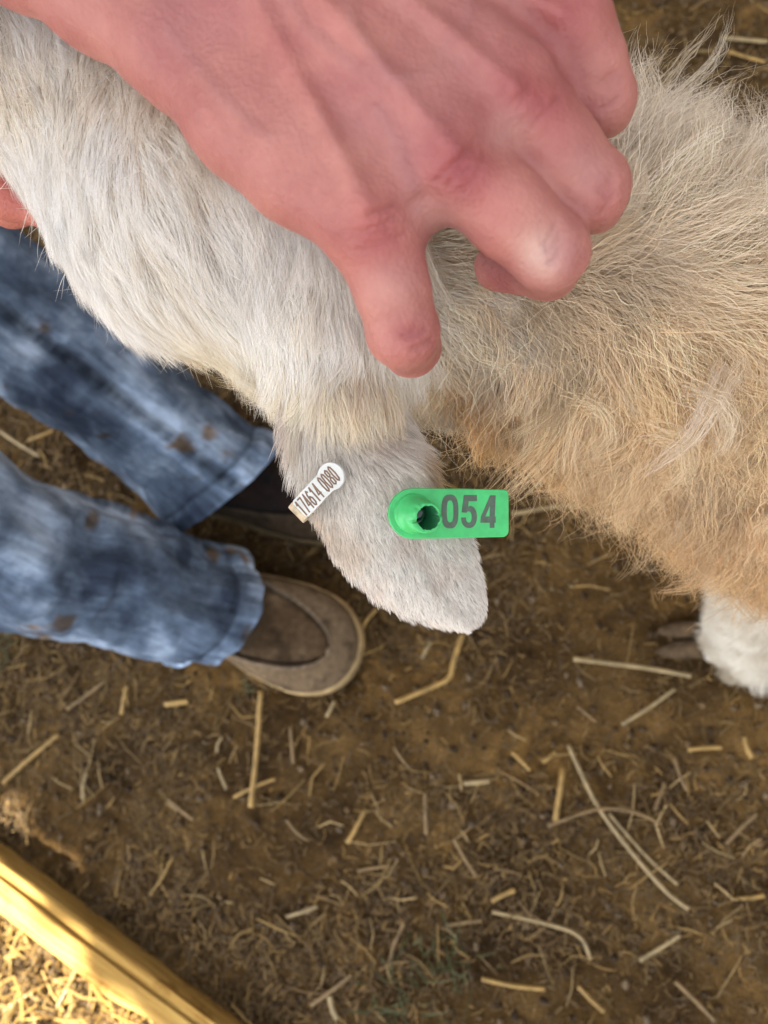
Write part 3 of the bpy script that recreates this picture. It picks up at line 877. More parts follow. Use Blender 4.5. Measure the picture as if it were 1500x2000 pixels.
def grow(root, nrm, flow, length, k, lift, curv, rg, clump_n=0, clump=0.6, curl=0.0, curl_wl=0.02, crimp=0.0, crimp_wl=0.006, jit=0.15):
    """root, nrm, flow (n,3); lift: start lean off the surface; curv: 1/m bend back to the surface"""
    n = len(root)
    flow = unit(flow - (flow * nrm).sum(-1, keepdims=True) * nrm)
    side = np.cross(nrm, flow)
    s = np.linspace(0, 1, k)
    def curves(root, nrm, flow, side, length, lift, cv):
        P = np.empty((len(root), k, 3)); P[:, 0] = root
        for i in range(1, k):
            d = length * (s[i] - s[i - 1])
            ln = lift - cv * length * s[i]
            P[:, i] = P[:, i - 1] + unit(flow + nrm * ln[:, None]) * d[:, None]
        return P
    a = rg.normal(0, jit, n)[:, None]
    fl = unit(flow * np.cos(a) + side * np.sin(a))
    lift = np.broadcast_to(lift, (n,)); curv = np.broadcast_to(curv, (n,))
    P = curves(root, nrm, fl, side, length, lift * rg.uniform(0.6, 1.4, n), curv)
    cid = None
    for cn, cs, cu_, cw_ in (clump_n if isinstance(clump_n, list) else [(clump_n, clump, curl, curl_wl)]):
        if not cn: continue
        ci = rg.choice(n, cn, replace=False)
        kd = KDTree(cn)
        for j, q in enumerate(root[ci]): kd.insert(q, j)
        kd.balance()
        cid = np.fromiter((kd.find(q)[1] for q in root), int, n)
        ca = rg.normal(0, jit * 2.0, cn)[:, None]
        gfl = unit(flow[ci] * np.cos(ca) + side[ci] * np.sin(ca))
        gl = length[ci] * rg.uniform(0.85, 1.3, cn)
        G = curves(root[ci], nrm[ci], gfl, side[ci], gl, lift[ci] * rg.uniform(0.5, 1.5, cn), curv[ci])
        if np.any(cu_):
            cu = np.broadcast_to(cu_, (n,))[ci]
            ph = rg.uniform(0, 6.28, cn)[:, None] + rg.choice([-1, 1], cn)[:, None] * 2 * np.pi * s[None] * (gl / (cw_ * rg.uniform(0.7, 1.6, cn)))[:, None]
            am = (cu * rg.uniform(0.1, 1.5, cn))[:, None] * s[None]
            gs = np.cross(nrm[ci], gfl)
            G = G + (np.cos(ph) * am)[..., None] * gs[:, None] + (np.sin(ph) * am * 0.8)[..., None] * nrm[ci][:, None]
        off = root - root[ci][cid]
        tgt = G[cid] + off[:, None] * (1 - 0.72 * s[None, :, None] ** 1.5)
        wgt = (cs * rg.uniform(0.55, 1.1, n))[:, None] * (s[None] ** 0.8)
        P = P * (1 - wgt[..., None]) + tgt * wgt[..., None]
        P += (root - P[:, 0])[:, None]
    if np.any(crimp):
        cr = np.broadcast_to(crimp, (n,))
        ph = rg.uniform(0, 6.28, n)[:, None] + 2 * np.pi * s[None] * (length / (crimp_wl * rg.uniform(0.7, 1.5, n)))[:, None]
        P = P + (np.sin(ph) * (cr * rg.uniform(0.3, 1.3, n))[:, None] * np.minimum(s * 3, 1)[None])[..., None] * side[:, None]
        P = P + (np.cos(ph * 0.83 + 1) * (cr * 0.6)[:, None] * np.minimum(s * 3, 1)[None])[..., None] * nrm[:, None]
    return P, cid
def avoid(P, sdf, margin, it=2):
    lo, hi = sdf.bounds(margin)
    sh = P.shape; Q = P.reshape(-1, 3)
    near = np.where(((Q > lo) & (Q < hi)).all(1))[0]
    for _ in range(it):
        d = sdf(Q[near]); b = d < margin
        if not b.any(): break
        ii = near[b]; g = sdf.grad(Q[ii])
        Q[ii] += g * (margin - d[b])[:, None]
    return Q.reshape(sh)

def view_weight(c, nfun):
    u, w, t = to_pix(c)
    inside = (u > -60) & (u < 1580) & (w > -60) & (w < 1480)
    n = nfun(c); fac = (n * unit(CAM - c)).sum(-1)
    return np.where(inside, np.where(fac > -0.45, 1.0, 0.15), 0.05)

def lamb_roots(n, rg):
    p = tri_sample(lv, lf, n, lambda c: view_weight(c, LAMB.grad), rg)
    return p, LAMB.grad(p)

def coat_colour(u, v, p, rg):
    n = len(u)
    c = np.tile(np.array([0.71, 0.565, 0.37]), (n, 1))
    def blend(c, m, col): return c * (1 - m[:, None]) + m[:, None] * np.array(col)
    # grey-white back
    c = blend(c, sstep(640, 380, v - 0.10 * (u - 1100)) * sstep(900, 1100, u), (0.68, 0.62, 0.54))
    # tan flank
    tan = np.exp(-(seg_dist(u, v, [(930, 745), (1090, 830), (1280, 960), (1480, 1040), (1700, 1100)]) / 95) ** 2)
    c = blend(c, 0.8 * tan, (0.62, 0.43, 0.22))
    c = blend(c, 0.7 * gauss(u, v, 930, 735, 45), (0.60, 0.37, 0.14))
    c = blend(c, 0.6 * gauss(u, v, 1440, 950, 80), (0.48, 0.30, 0.14))
    c = blend(c, 0.45 * np.exp(-(seg_dist(u, v, [(1090, 860), (1230, 850), (1330, 800), (1430, 820), (1520, 900)]) / 34) ** 2), (0.36, 0.23, 0.11))  # dark lines painted in as shade in the fleece creases
    c = blend(c, 0.6 * gauss(u, v, 1480, 300, 70), (0.50, 0.35, 0.2))
    # white under-fringe and leg
    c = blend(c, 0.9 * np.exp(-(seg_dist(u, v, [(1260, 1060), (1360, 1140), (1520, 1190), (1700, 1220)]) / 45) ** 2), (0.80, 0.74, 0.64))
    c = blend(c, 0.6 * np.exp(-(seg_dist(u, v, [(900, 860), (1060, 950), (1220, 1010)]) / 40) ** 2), (0.78, 0.68, 0.50))
    # white face and poll
    face = sstep(900, 780, u) * sstep(900, 860, v)
    c = blend(c, face, (0.87, 0.825, 0.765))
    c = blend(c, face * 0.55 * np.exp(-(seg_dist(u, v, [(330, 640), (450, 690), (600, 730), (820, 760)]) / 60) ** 2), (0.76, 0.63, 0.44))
    c = blend(c, 0.8 * gauss(u, v, 940, 600, 55), (0.82, 0.75, 0.66))
    patch = fbm(p * 40, 31, 4)
    c = c * (1 + 0.16 * patch[:, None] * np.array([0.7, 1.0, 1.4]))
    return np.clip(c * 1.14 * rg.uniform(0.74, 1.16, n)[:, None], 0, 0.93)

def head_mask(p):
    """1 on the head and around the ear root, 0 on neck and body"""
    u, v, t = to_pix(p)
    return sstep(0.018, -0.006, HEAD(p) - BODY(p)) * sstep(880, 800, u)

def grow_coat():
    rg = np.random.default_rng(21)
    root, nrm = lamb_roots(215000, rg)
    u, v, t = to_pix(root)
    dh = HAND(root); keep = dh > 0.0
    root, nrm, u, v, t = root[keep], nrm[keep], u[keep], v[keep], t[keep]
    hm = head_mask(root)
    isface = hm > 0.5
    leg = (LEGS(root) - BODY(root)) < -0.004
    down = cdir(0, -1, 0); right = cdir(1, 0, 0)
    # ---------- face: short, flat hair sweeping from the nose toward the ear
    m = isface & ~leg
    r, nn, uu, vv = root[m], nrm[m], u[m], v[m]
    ang = np.interp(uu, [-100, 200, 450, 560, 640, 760, 860, 960], [0.38, 0.36, 0.30, -0.02, 0.05, 0.10, 0.50, 1.05]) + 0.35 * fbm(r * 38, 41, 3)
    ang = ang - 0.5 * sstep(560, 700, vv) * sstep(300, 480, uu) * sstep(640, 560, uu)
    flow = np.cos(ang)[:, None] * down + np.sin(ang)[:, None] * right
    L = np.interp(uu, [0, 400, 620, 760], [0.019, 0.021, 0.027, 0.024]) * rg.uniform(0.6, 1.25, len(r))
    L *= np.interp(np.abs(vv - 600), [0, 300], [1.1, 0.95])
    P, _ = grow(r, nn, flow, L, 7, 0.48, 18.0, rg, clump_n=[(len(r) // 240, 0.38, 0.0015, 0.03), (len(r) // 26, 0.55, 0.0004, 0.02)], crimp=0.00028, crimp_wl=0.012, jit=0.17)
    P = avoid(P, HAND, 0.0009)
    col = coat_colour(uu, vv, r, rg)
    col = col * np.random.default_rng(1).normal(1.03, 0.07, 100000)[_][:, None]
    hair_obj('face_hair', P, rg.uniform(0.00006, 0.00012, len(r)), col, lamb)
    # ---------- wool: long, wavy, clumped, falling from the spine to both flanks
    m = ~isface & ~leg
    r, nn, uu, vv = root[m], nrm[m], u[m], v[m]
    spine = np.interp(uu, [800, 1000, 1250, 1500, 2300], [500, 520, 570, 660, 900]) + 60 * fbm(r * 18, 51, 2)
    up = sstep(40, -80, vv - spine)
    ang_dn = np.interp(uu, [800, 950, 1100, 1500], [0.55, 0.35, 0.10, -0.05]) + 0.55 * fbm(r * 30, 61, 3)
    ang_up = 2.55 + 0.5 * fbm(r * 30, 63, 3)
    ang = ang_dn * (1 - up) + ang_up * up
    flow = np.cos(ang)[:, None] * down + np.sin(ang)[:, None] * right
    flow = flow + 0.25 * np.array([0, 0, -1])
    L = rg.uniform(0.018, 0.036, len(r)) * np.interp(uu, [820, 950, 1150], [0.75, 0.95, 1.15])
    L = L * (1 - 0.25 * up)
    lift = 0.60 + 0.42 * fbm(r * 35, 71, 2)
    P, cid = grow(r, nn, flow, L, 12, lift, 17.0, rg, clump_n=[(len(r) // 40, 0.45, 0.0012, 0.016), (len(r) // 520, 0.66, 0.010, 0.036)], crimp=0.0006, crimp_wl=0.0070, jit=0.26)
    P = avoid(P, HAND, 0.0009)
    col = coat_colour(uu, vv, r, rg)
    col = col * np.random.default_rng(2).normal(0.90, 0.17, 100000)[cid][:, None]
    hair_obj('wool', P, rg.uniform(0.000065, 0.00013, len(r)), col, lamb)
    # ---------- crinkled outer fibres lying loosely over the fleece
    vis = np.where((uu > 840) & (uu < 1560) & ((nn * unit(CAM - r)).sum(-1) > -0.3))[0]
    k = rg.choice(vis, 42000, replace=False)
    r2, n2, u2, v2 = r[k], nn[k], uu[k], vv[k]
    L2 = rg.uniform(0.034, 0.062, len(k)) * np.interp(u2, [840, 1000, 1150], [0.55, 0.85, 1.05])
    P2, c2 = grow(r2, n2, flow[k], L2, 16, 0.42 + 0.5 * (lift[k] - 0.6), 9.5, rg, clump_n=[(420, 0.62, 0.0095, 0.05), (1300, 0.80, 0.0045, 0.03)], crimp=0.00055, crimp_wl=0.0085, jit=0.24)
    loose = rg.random(len(k)) < 0.09
    PL, _ = grow(r2[loose], n2[loose], flow[k][loose], L2[loose], 16, 0.75, 14.0, rg, crimp=0.0011, crimp_wl=0.0105, jit=0.55)
    P2[loose] = PL
    P2 = avoid(P2, HAND, 0.0009)
    col2 = coat_colour(u2, v2, r2, rg) * np.array([1.10, 1.08, 1.06]) * rg.uniform(0.8, 1.12, len(k))[:, None] * np.random.default_rng(6).normal(0.97, 0.13, 5000)[c2][:, None]
    hair_obj('fleece_fibre', P2, rg.uniform(0.00008, 0.00016, len(k)), col2, lamb)
    # specks of dark chaff caught in the fleece
    q = P2[rg.integers(0, len(P2), 120), rg.integers(8, 15, 120)]
    d = unit(rg.normal(0, 1, (120, 3))) * rg.uniform(.0006, .0022, (120, 1))
    hair_obj('chaff_speck', np.stack([q - d, q - d * .3, q + d * .3, q + d], 1), np.full(120, .00016), np.tile(np.array([0.045, 0.03, 0.02]), (120, 1)), lamb)
    # ---------- legs
    m = leg
    r, nn, uu, vv = root[m], nrm[m], u[m], v[m]
    flow = np.tile(np.array([0, 0, -1.0]), (len(r), 1)) - bx * 0.6 - by * 0.3 + 0.5 * rg.normal(0, 1, (len(r), 3))
    L = rg.uniform(0.018, 0.034, len(r)) * (0.35 + 0.75 * sstep(0.01, 0.05, r[:, 2]))
    P, _ = grow(r, nn, flow, L, 8, 1.0, 14.0, rg, clump_n=[(max(50, len(r) // 160), 0.65, 0.005, 0.02)], crimp=0.0006, jit=0.4)
    P[..., 2] = np.maximum(P[..., 2], 0.004)
    c = np.tile(np.array([0.88, 0.85, 0.78]), (len(r), 1)) * rg.uniform(0.85, 1.1, len(r))[:, None]
    dirt = (sstep(-0.05, 0.35, fbm(r * 70, 3, 3)) * 0.55 + 0.4 * sstep(1400, 1340, uu))[:, None].clip(0, .85)
    c = c * (1 - dirt) + dirt * np.array([0.42, 0.32, 0.17])
    hair_obj('leg_wool', P, rg.uniform(0.00012, 0.00022, len(r)), c, lamb)
    # ---------- stray fibres and locks standing off the coat
    pick = rg.choice(np.where(~leg)[0], 2600, replace=False)
    r, nn, uu, vv = root[pick], nrm[pick], u[pick], v[pick]
    face = isface[pick]
    flow = unit(rg.normal(0, 1, (len(r), 3))) + 0.8 * (down + 0.3 * right)
    L = np.where(face, rg.uniform(0.010, 0.022, len(r)), rg.uniform(0.030, 0.060, len(r)))
    P, _ = grow(r, nn, flow, L, 12, 1.0, 16.0, rg, crimp=np.where(face, 0.0003, 0.0011), crimp_wl=0.010, jit=0.5)
    P = avoid(P, HAND, 0.0009)
    hair_obj('stray_fibre', P, rg.uniform(0.00005, 0.00009, len(r)), coat_colour(uu, vv, r, rg) * 1.1, lamb)
    # ---------- named locks: poll tuft over the neck, whiskers, locks above the back, tuft before the ear
    RR, NN, FF, LL, CC, WW = [], [], [], [], [], []
    sub = np.where(~leg & (u > -50) & (u < 1550) & (v > -50))[0]; sub = rg.choice(sub, 50000, replace=False)
    lkd = KDTree(len(sub))
    for k, jx in enumerate(sub): lkd.insert((u[jx], v[jx], 0.0), k)
    lkd.balance()
    def lock(px, dirx, diry, L, n, spread, colr, w=0.0001, lift=0.0):
        uv = np.array(px) + rg.normal(0, spread, (n, 2))
        for q in uv:
            near = lkd.find_n((q[0], q[1], 0.0), 6)
            j = sub[min((k for _, k, _ in near), key=lambda k: t[sub[k]])]
            RR.append(root[j]); NN.append(nrm[j])
            FF.append(cdir(dirx + rg.normal(0, .16), diry + rg.normal(0, .16), lift)); LL.append(L * rg.uniform(.6, 1.15)); CC.append(np.array(colr) * rg.uniform(.8, 1.1)); WW.append(w)
    white = (0.84, 0.78, 0.70); cream = (0.74, 0.62, 0.44)
    for q in ((870, 545), (900, 560), (925, 580), (900, 600), (880, 575)):
        lock(q, 0.95, -0.45, 0.034, 150, 18, white, 0.0001, 0.35)
    for q in ((880, 640), (850, 690), (900, 670)):
        lock(q, 0.75, -0.75, 0.020, 80, 16, cream)
    for ux in range(560, 850, 22):
        lock((ux, 738 + 22 * math.sin(ux)), (ux - 690) / 260 + 0.1, -1.0, 0.016, 60, 18, (0.90, 0.84, 0.75), 0.00008, 0.15)
    for ux in range(640, 900, 26):
        lock((ux, 705), (ux - 690) / 200 + 0.1, -1.0, 0.020, 50, 20, (0.90, 0.84, 0.74), 0.00008, 0.15)
    for q in ((250, 650), (285, 660), (330, 675)):
        lock(q, 0.25, -1.0, 0.026, 3, 8, (0.6, 0.55, 0.5), 0.00005)
    for q in ((80, 480), (95, 530), (110, 560)):
        lock(q, -1.0, -0.2, 0.016, 9, 14, (0.7, 0.62, 0.55), 0.00005)
    for q in ((440, 705), (465, 725), (490, 735), (515, 745)):
        lock(q, -0.15, -1.0, 0.017, 40, 14, (0.78, 0.70, 0.60), 0.00007)
    low = [(870, 800), (910, 840), (960, 860), (1020, 885), (1080, 900), (1150, 920), (1210, 950), (1245, 985), (1285, 1020), (1330, 1055), (1390, 1080), (1440, 1095), (1490, 1105)]
    for q in low:
        for rep_ in range(3):
            wq = (q[0] + rg.uniform(-22, 22), q[1] - 35 + rg.uniform(-25, 15))
            lock(wq, rg.uniform(-.25, .35), -1.0, rg.uniform(.022, .036), 60, 9, (0.86, 0.78, 0.66) if q[0] > 1230 else (0.84, 0.70, 0.48), 0.00008, -0.2)
    for q, dx, dy, L in (((1270, 190), .62, .75, .065), ((1255, 215), .45, .9, .04), ((1330, 200), .72, .62, .075), ((1370, 240), .55, .8, .045), ((1290, 230), .5, .85, .035), ((1440, 270), .4, .9, .035)):
        lock(q, dx, dy, L, 55, 14, (0.66, 0.58, 0.46), 0.00007)
    # long loose wisps blown off the back and big curled locks on the flank
    wp, wc = [], []
    for path, nf, sp, cl in (([(1255, 215, .318), (1290, 172, .312), (1338, 112, .306), (1382, 62, .302), (1412, 18, .300)], 26, .0016, (0.72, 0.62, 0.46)),
                             ([(1265, 225, .318), (1345, 165, .311), (1398, 112, .306), (1420, 62, .303), (1436, -5, .300)], 30, .0016, (0.76, 0.68, 0.54)),
                             ([(1230, 215, .318), (1262, 150, .312), (1290, 110, .308), (1320, 78, .306)], 26, .0030, (0.62, 0.52, 0.36)),
                             ([(1360, 255, .325), (1385, 200, .318), (1430, 160, .313), (1490, 130, .310)], 16, .0030, (0.66, 0.56, 0.42)),
                             ([(1455, 300, .332), (1470, 235, .325), (1455, 190, .320), (1462, 165, .318)], 26, .0034, (0.66, 0.56, 0.42)),
                             ([(1340, 765, .268), (1400, 790, .260), (1425, 840, .262), (1405, 885, .268), (1365, 880, .276)], 46, .0026, (0.80, 0.70, 0.54)),
                             ([(1420, 720, .268), (1390, 780, .261), (1350, 850, .264), (1290, 900, .272), (1240, 930, .284)], 60, .0030, (0.78, 0.68, 0.56)),
                             ([(1270, 840, .270), (1330, 860, .266), (1345, 910, .270), (1310, 945, .276), (1270, 930, .284)], 46, .0028, (0.76, 0.62, 0.42)),
                             ([(1120, 780, .272), (1180, 805, .266), (1195, 850, .269), (1160, 880, .276), (1120, 865, .284)], 40, .0026, (0.76, 0.64, 0.44))):
        C = catmull(P3(path), 14); sN = np.linspace(0, 1, 14)
        for _f in range(nf):
            o1 = rg.normal(0, sp, 3); o2 = rg.normal(0, sp * .5, 3); cut = rg.uniform(.55, 1.0)
            Cf = catmull(P3(path), 40)[np.linspace(0, 39 * cut, 14).astype(int)]
            wp.append(Cf + o1 * (1 - .6 * sN[:, None]) + o2 * sN[:, None] + 0.0005 * np.sin(sN * rg.uniform(20, 34) + rg.uniform(0, 6))[:, None] * rg.normal(0, 1, 3)); wc.append(np.array(cl) * rg.uniform(.75, 1.15))
    hair_obj('wisp', np.array(wp), rg.uniform(0.00006, 0.0001, len(wp)), np.array(wc), lamb)
    RR, NN, FF, LL, CC = map(np.array, (RR, NN, FF, LL, CC))
    P, _ = grow(RR, NN, FF, LL, 10, 0.35, 6.0, rg, clump_n=90, clump=0.65, curl=0.0012, curl_wl=0.035, crimp=0.0005, crimp_wl=0.009, jit=0.10)
    P = avoid(P, HAND, 0.0009)
    hair_obj('tuft', P, np.array(WW) * rg.uniform(0.7, 1.2, len(WW)), CC, lamb)
grow_coat()

# tag frames (needed before the ear hair so the hair parts round them)
A14 = math.radians(13)
GX = cdir(math.cos(A14), 0.004, -math.sin(A14)); GY = cdir(0.0, 1, 0.0); GZ = np.cross(GX, GY); GX, GY, GZ = unit(GX), unit(GY), unit(GZ)
G0 = pw(806, 1003, 0.2585)                 # green tag: under the middle of the boss
WD = np.array([0.70, 0.714]); 
WX = unit(cdir(WD[0], WD[1], 0.30)); WY = unit(cdir(-0.62, 0.78, -0.02)); WZ = unit(np.cross(WX, WY)); WYo = np.cross(WZ, WX)
W0 = pw(647.5, 930, 0.2615)

def grow_ear():
    rg = np.random.default_rng(5)
    n = 44000
    s = np.sqrt(rg.random(n)) if False else rg.random(n); w = rg.uniform(-1, 1, n)
    wid = np.interp(s * 12, np.arange(13), np.linalg.norm(ER - EL, axis=1)); keep = rg.random(n) < np.maximum(wid / 300, 0.12)
    s, w = s[keep], w[keep]
    sgn = np.where(rg.random(len(s)) < 0.86, 1.0, -1.0)
    th = 0.0022 * np.sqrt(np.clip(1 - np.abs(w) ** 3, 0, 1)) * np.sqrt(np.clip(1.0 - s ** 6, 0, 1))
    p = ear_pt(s, w, th * sgn)
    e = 0.004
    du = ear_pt(np.clip(s + e, 0, 1), w, th * sgn) - ear_pt(np.clip(s - e, 0, 1), w, th * sgn)
    dw = ear_pt(s, w + e, th * sgn) - ear_pt(s, w - e, th * sgn)
    nn = unit(np.cross(du, dw)); vis = (nn * unit(CAM - p)).sum(-1)
    nn = nn * np.sign(vis)[:, None] * sgn[:, None]
    nn = unit(nn + 0.9 * unit(dw) * (np.sign(w) * np.abs(w) ** 8)[:, None])
    u, v, t = to_pix(p)
    ang = 0.42 + 0.25 * (w * 0.6) + 0.22 * fbm(p * 45, 15, 3) 
    flow = np.cos(ang)[:, None] * cdir(0, -1, 0) + np.sin(ang)[:, None] * cdir(1, 0, 0)
    L = np.interp(s, [0, .14, .32, .7, 1], [0.016, 0.0115, 0.0052, 0.0040, 0.0022]) * rg.uniform(0.6, 1.3, len(s))
    P, _ = grow(p, nn, flow, L, 5, 0.38, 14, rg, clump_n=1500, clump=0.45, crimp=0.00008, crimp_wl=0.006, jit=0.18)
    # hair that would stand in the tags is pressed away by them
    def inside(Q, O, ex, ey, ez, fn):
        d = Q - O; return fn(d @ ex, d @ ey, d @ ez)
    bad = inside(P, G0, GX, GY, GZ, lambda x, y, z: (x > -.0095) & (x < .036) & (np.abs(y) < .0092) & (z > -.0016) & (z < .02)).any(1)
    bad |= inside(P, W0, WX, WYo, WZ, lambda x, y, z: ((x * x + y * y < .0058 ** 2) | ((x < 0) & (x > -.019) & (np.abs(y) < .0045))) & (z > -.0006) & (z < .012)).any(1)
    P, p, u, v, s, w = P[~bad], p[~bad], u[~bad], v[~bad], s[~bad], w[~bad]
    c = np.tile(np.array([0.92, 0.885, 0.84]), (len(p), 1))
    pk = sstep(0.05, 0.45, fbm(p * 70, 9, 3))[:, None]
    c = c * (1 - 0.35 * pk) + 0.35 * pk * np.array([0.70, 0.56, 0.49])
    tanm = (np.exp(-(seg_dist(u, v, [(815, 880), (850, 935), (885, 975)]) / 22) ** 2))[:, None]
    c = c * (1 - 0.8 * tanm) + 0.8 * tanm * np.array([0.55, 0.36, 0.17])
    cr = np.exp(-(seg_dist(u, v, [(610, 1020), (680, 1070)]) / 40) ** 2)[:, None] * 0.5
    c = c * (1 - cr) + cr * np.array([0.70, 0.57, 0.43])
    c = c * rg.uniform(0.72, 1.13, len(p))[:, None]
    dk = rg.random(len(p)) < 0.05
    c[dk] *= 0.45
    hair_obj('ear_hair', P, rg.uniform(0.00007, 0.00013, len(p)), c, ear)
grow_ear()

# the far ear, out of sight under the hand side
def far_ear():
    a = pw(940, 250, .325); d = unit(cdir(0.35, 0.9, -0.5)); s_ = unit(np.cross(d, unit(CAM - a))); nr = np.cross(s_, d)
    rings = []
    for x in np.linspace(0, 1, 24):
        wd = 0.021 * math.sin(math.pi * min(1, x * 0.8 + 0.2)) ** 0.7 + 0.001
        th = np.linspace(0, 2 * np.pi, 22, endpoint=False)
        rings.append(a + d * x * 0.085 - np.array([0, 0, 0.05]) * x * x + np.outer(np.cos(th) * wd, s_) + np.outer(np.sin(th) * 0.0022, nr))
    v, f = loft(np.array(rings)); 
    mesh_obj('ear', v, f, M_LSKIN, lamb, True, np.tile(np.array([0.7, 0.6, 0.5]), (len(v), 1)))
far_ear()

# ------------------------------------------------------------------ ear tags
def frame_matrix(o, ex, ey, ez, O):
    m = Matrix.Identity(4)
    for i in range(3):
        m[i][0], m[i][1], m[i][2], m[i][3] = float(ex[i]), float(ey[i]), float(ez[i]), float(O[i])
    return m
def curve_plate(name, outlines, thick, mat_, z, bevel=0.0):
    """flat plate from closed 2D outlines (holes allowed), in local metres; returned as a mesh object"""
    cu = bpy.data.curves.new(name, 'CURVE'); cu.dimensions = '2D'; cu.fill_mode = 'BOTH'
    S = 1000.0
    cu.extrude = (thick / 2 - bevel) * S; cu.bevel_depth = bevel * S; cu.bevel_resolution = 2; cu.offset = -bevel * S
    for ol in outlines:
        sp = cu.splines.new('POLY'); sp.points.add(len(ol) - 1)
        for p, q in zip(sp.points, ol): p.co = (q[0] * S, q[1] * S, 0, 1)
        sp.use_cyclic_u = True
    tmp = bpy.data.objects.new(name + '_tmp', cu); COL.objects.link(tmp)
    bpy.context.view_layer.update()
    dg = bpy.context.evaluated_depsgraph_get()
    me = bpy.data.meshes.new_from_object(tmp.evaluated_get(dg)); 
    bpy.data.objects.remove(tmp); bpy.data.curves.remove(cu)
    me.transform(Matrix.Translation((0, 0, z)) @ Matrix.Scale(1 / S, 4)); me.materials.clear(); me.materials.append(mat_); me.name = name
    return me
def child_mesh(name, me, root):
    o = bpy.data.objects.new(name, me); COL.objects.link(o); o.parent = root; return o
def arc(cx, cy, rx, ry, a0, a1, n, pw_=2.0):
    a = np.radians(np.linspace(a0, a1, n)); c, s = np.cos(a), np.sin(a)
    return [(cx + rx * np.sign(x) * abs(x) ** (2 / pw_), cy + ry * np.sign(y) * abs(y) ** (2 / pw_)) for x, y in zip(c, s)]

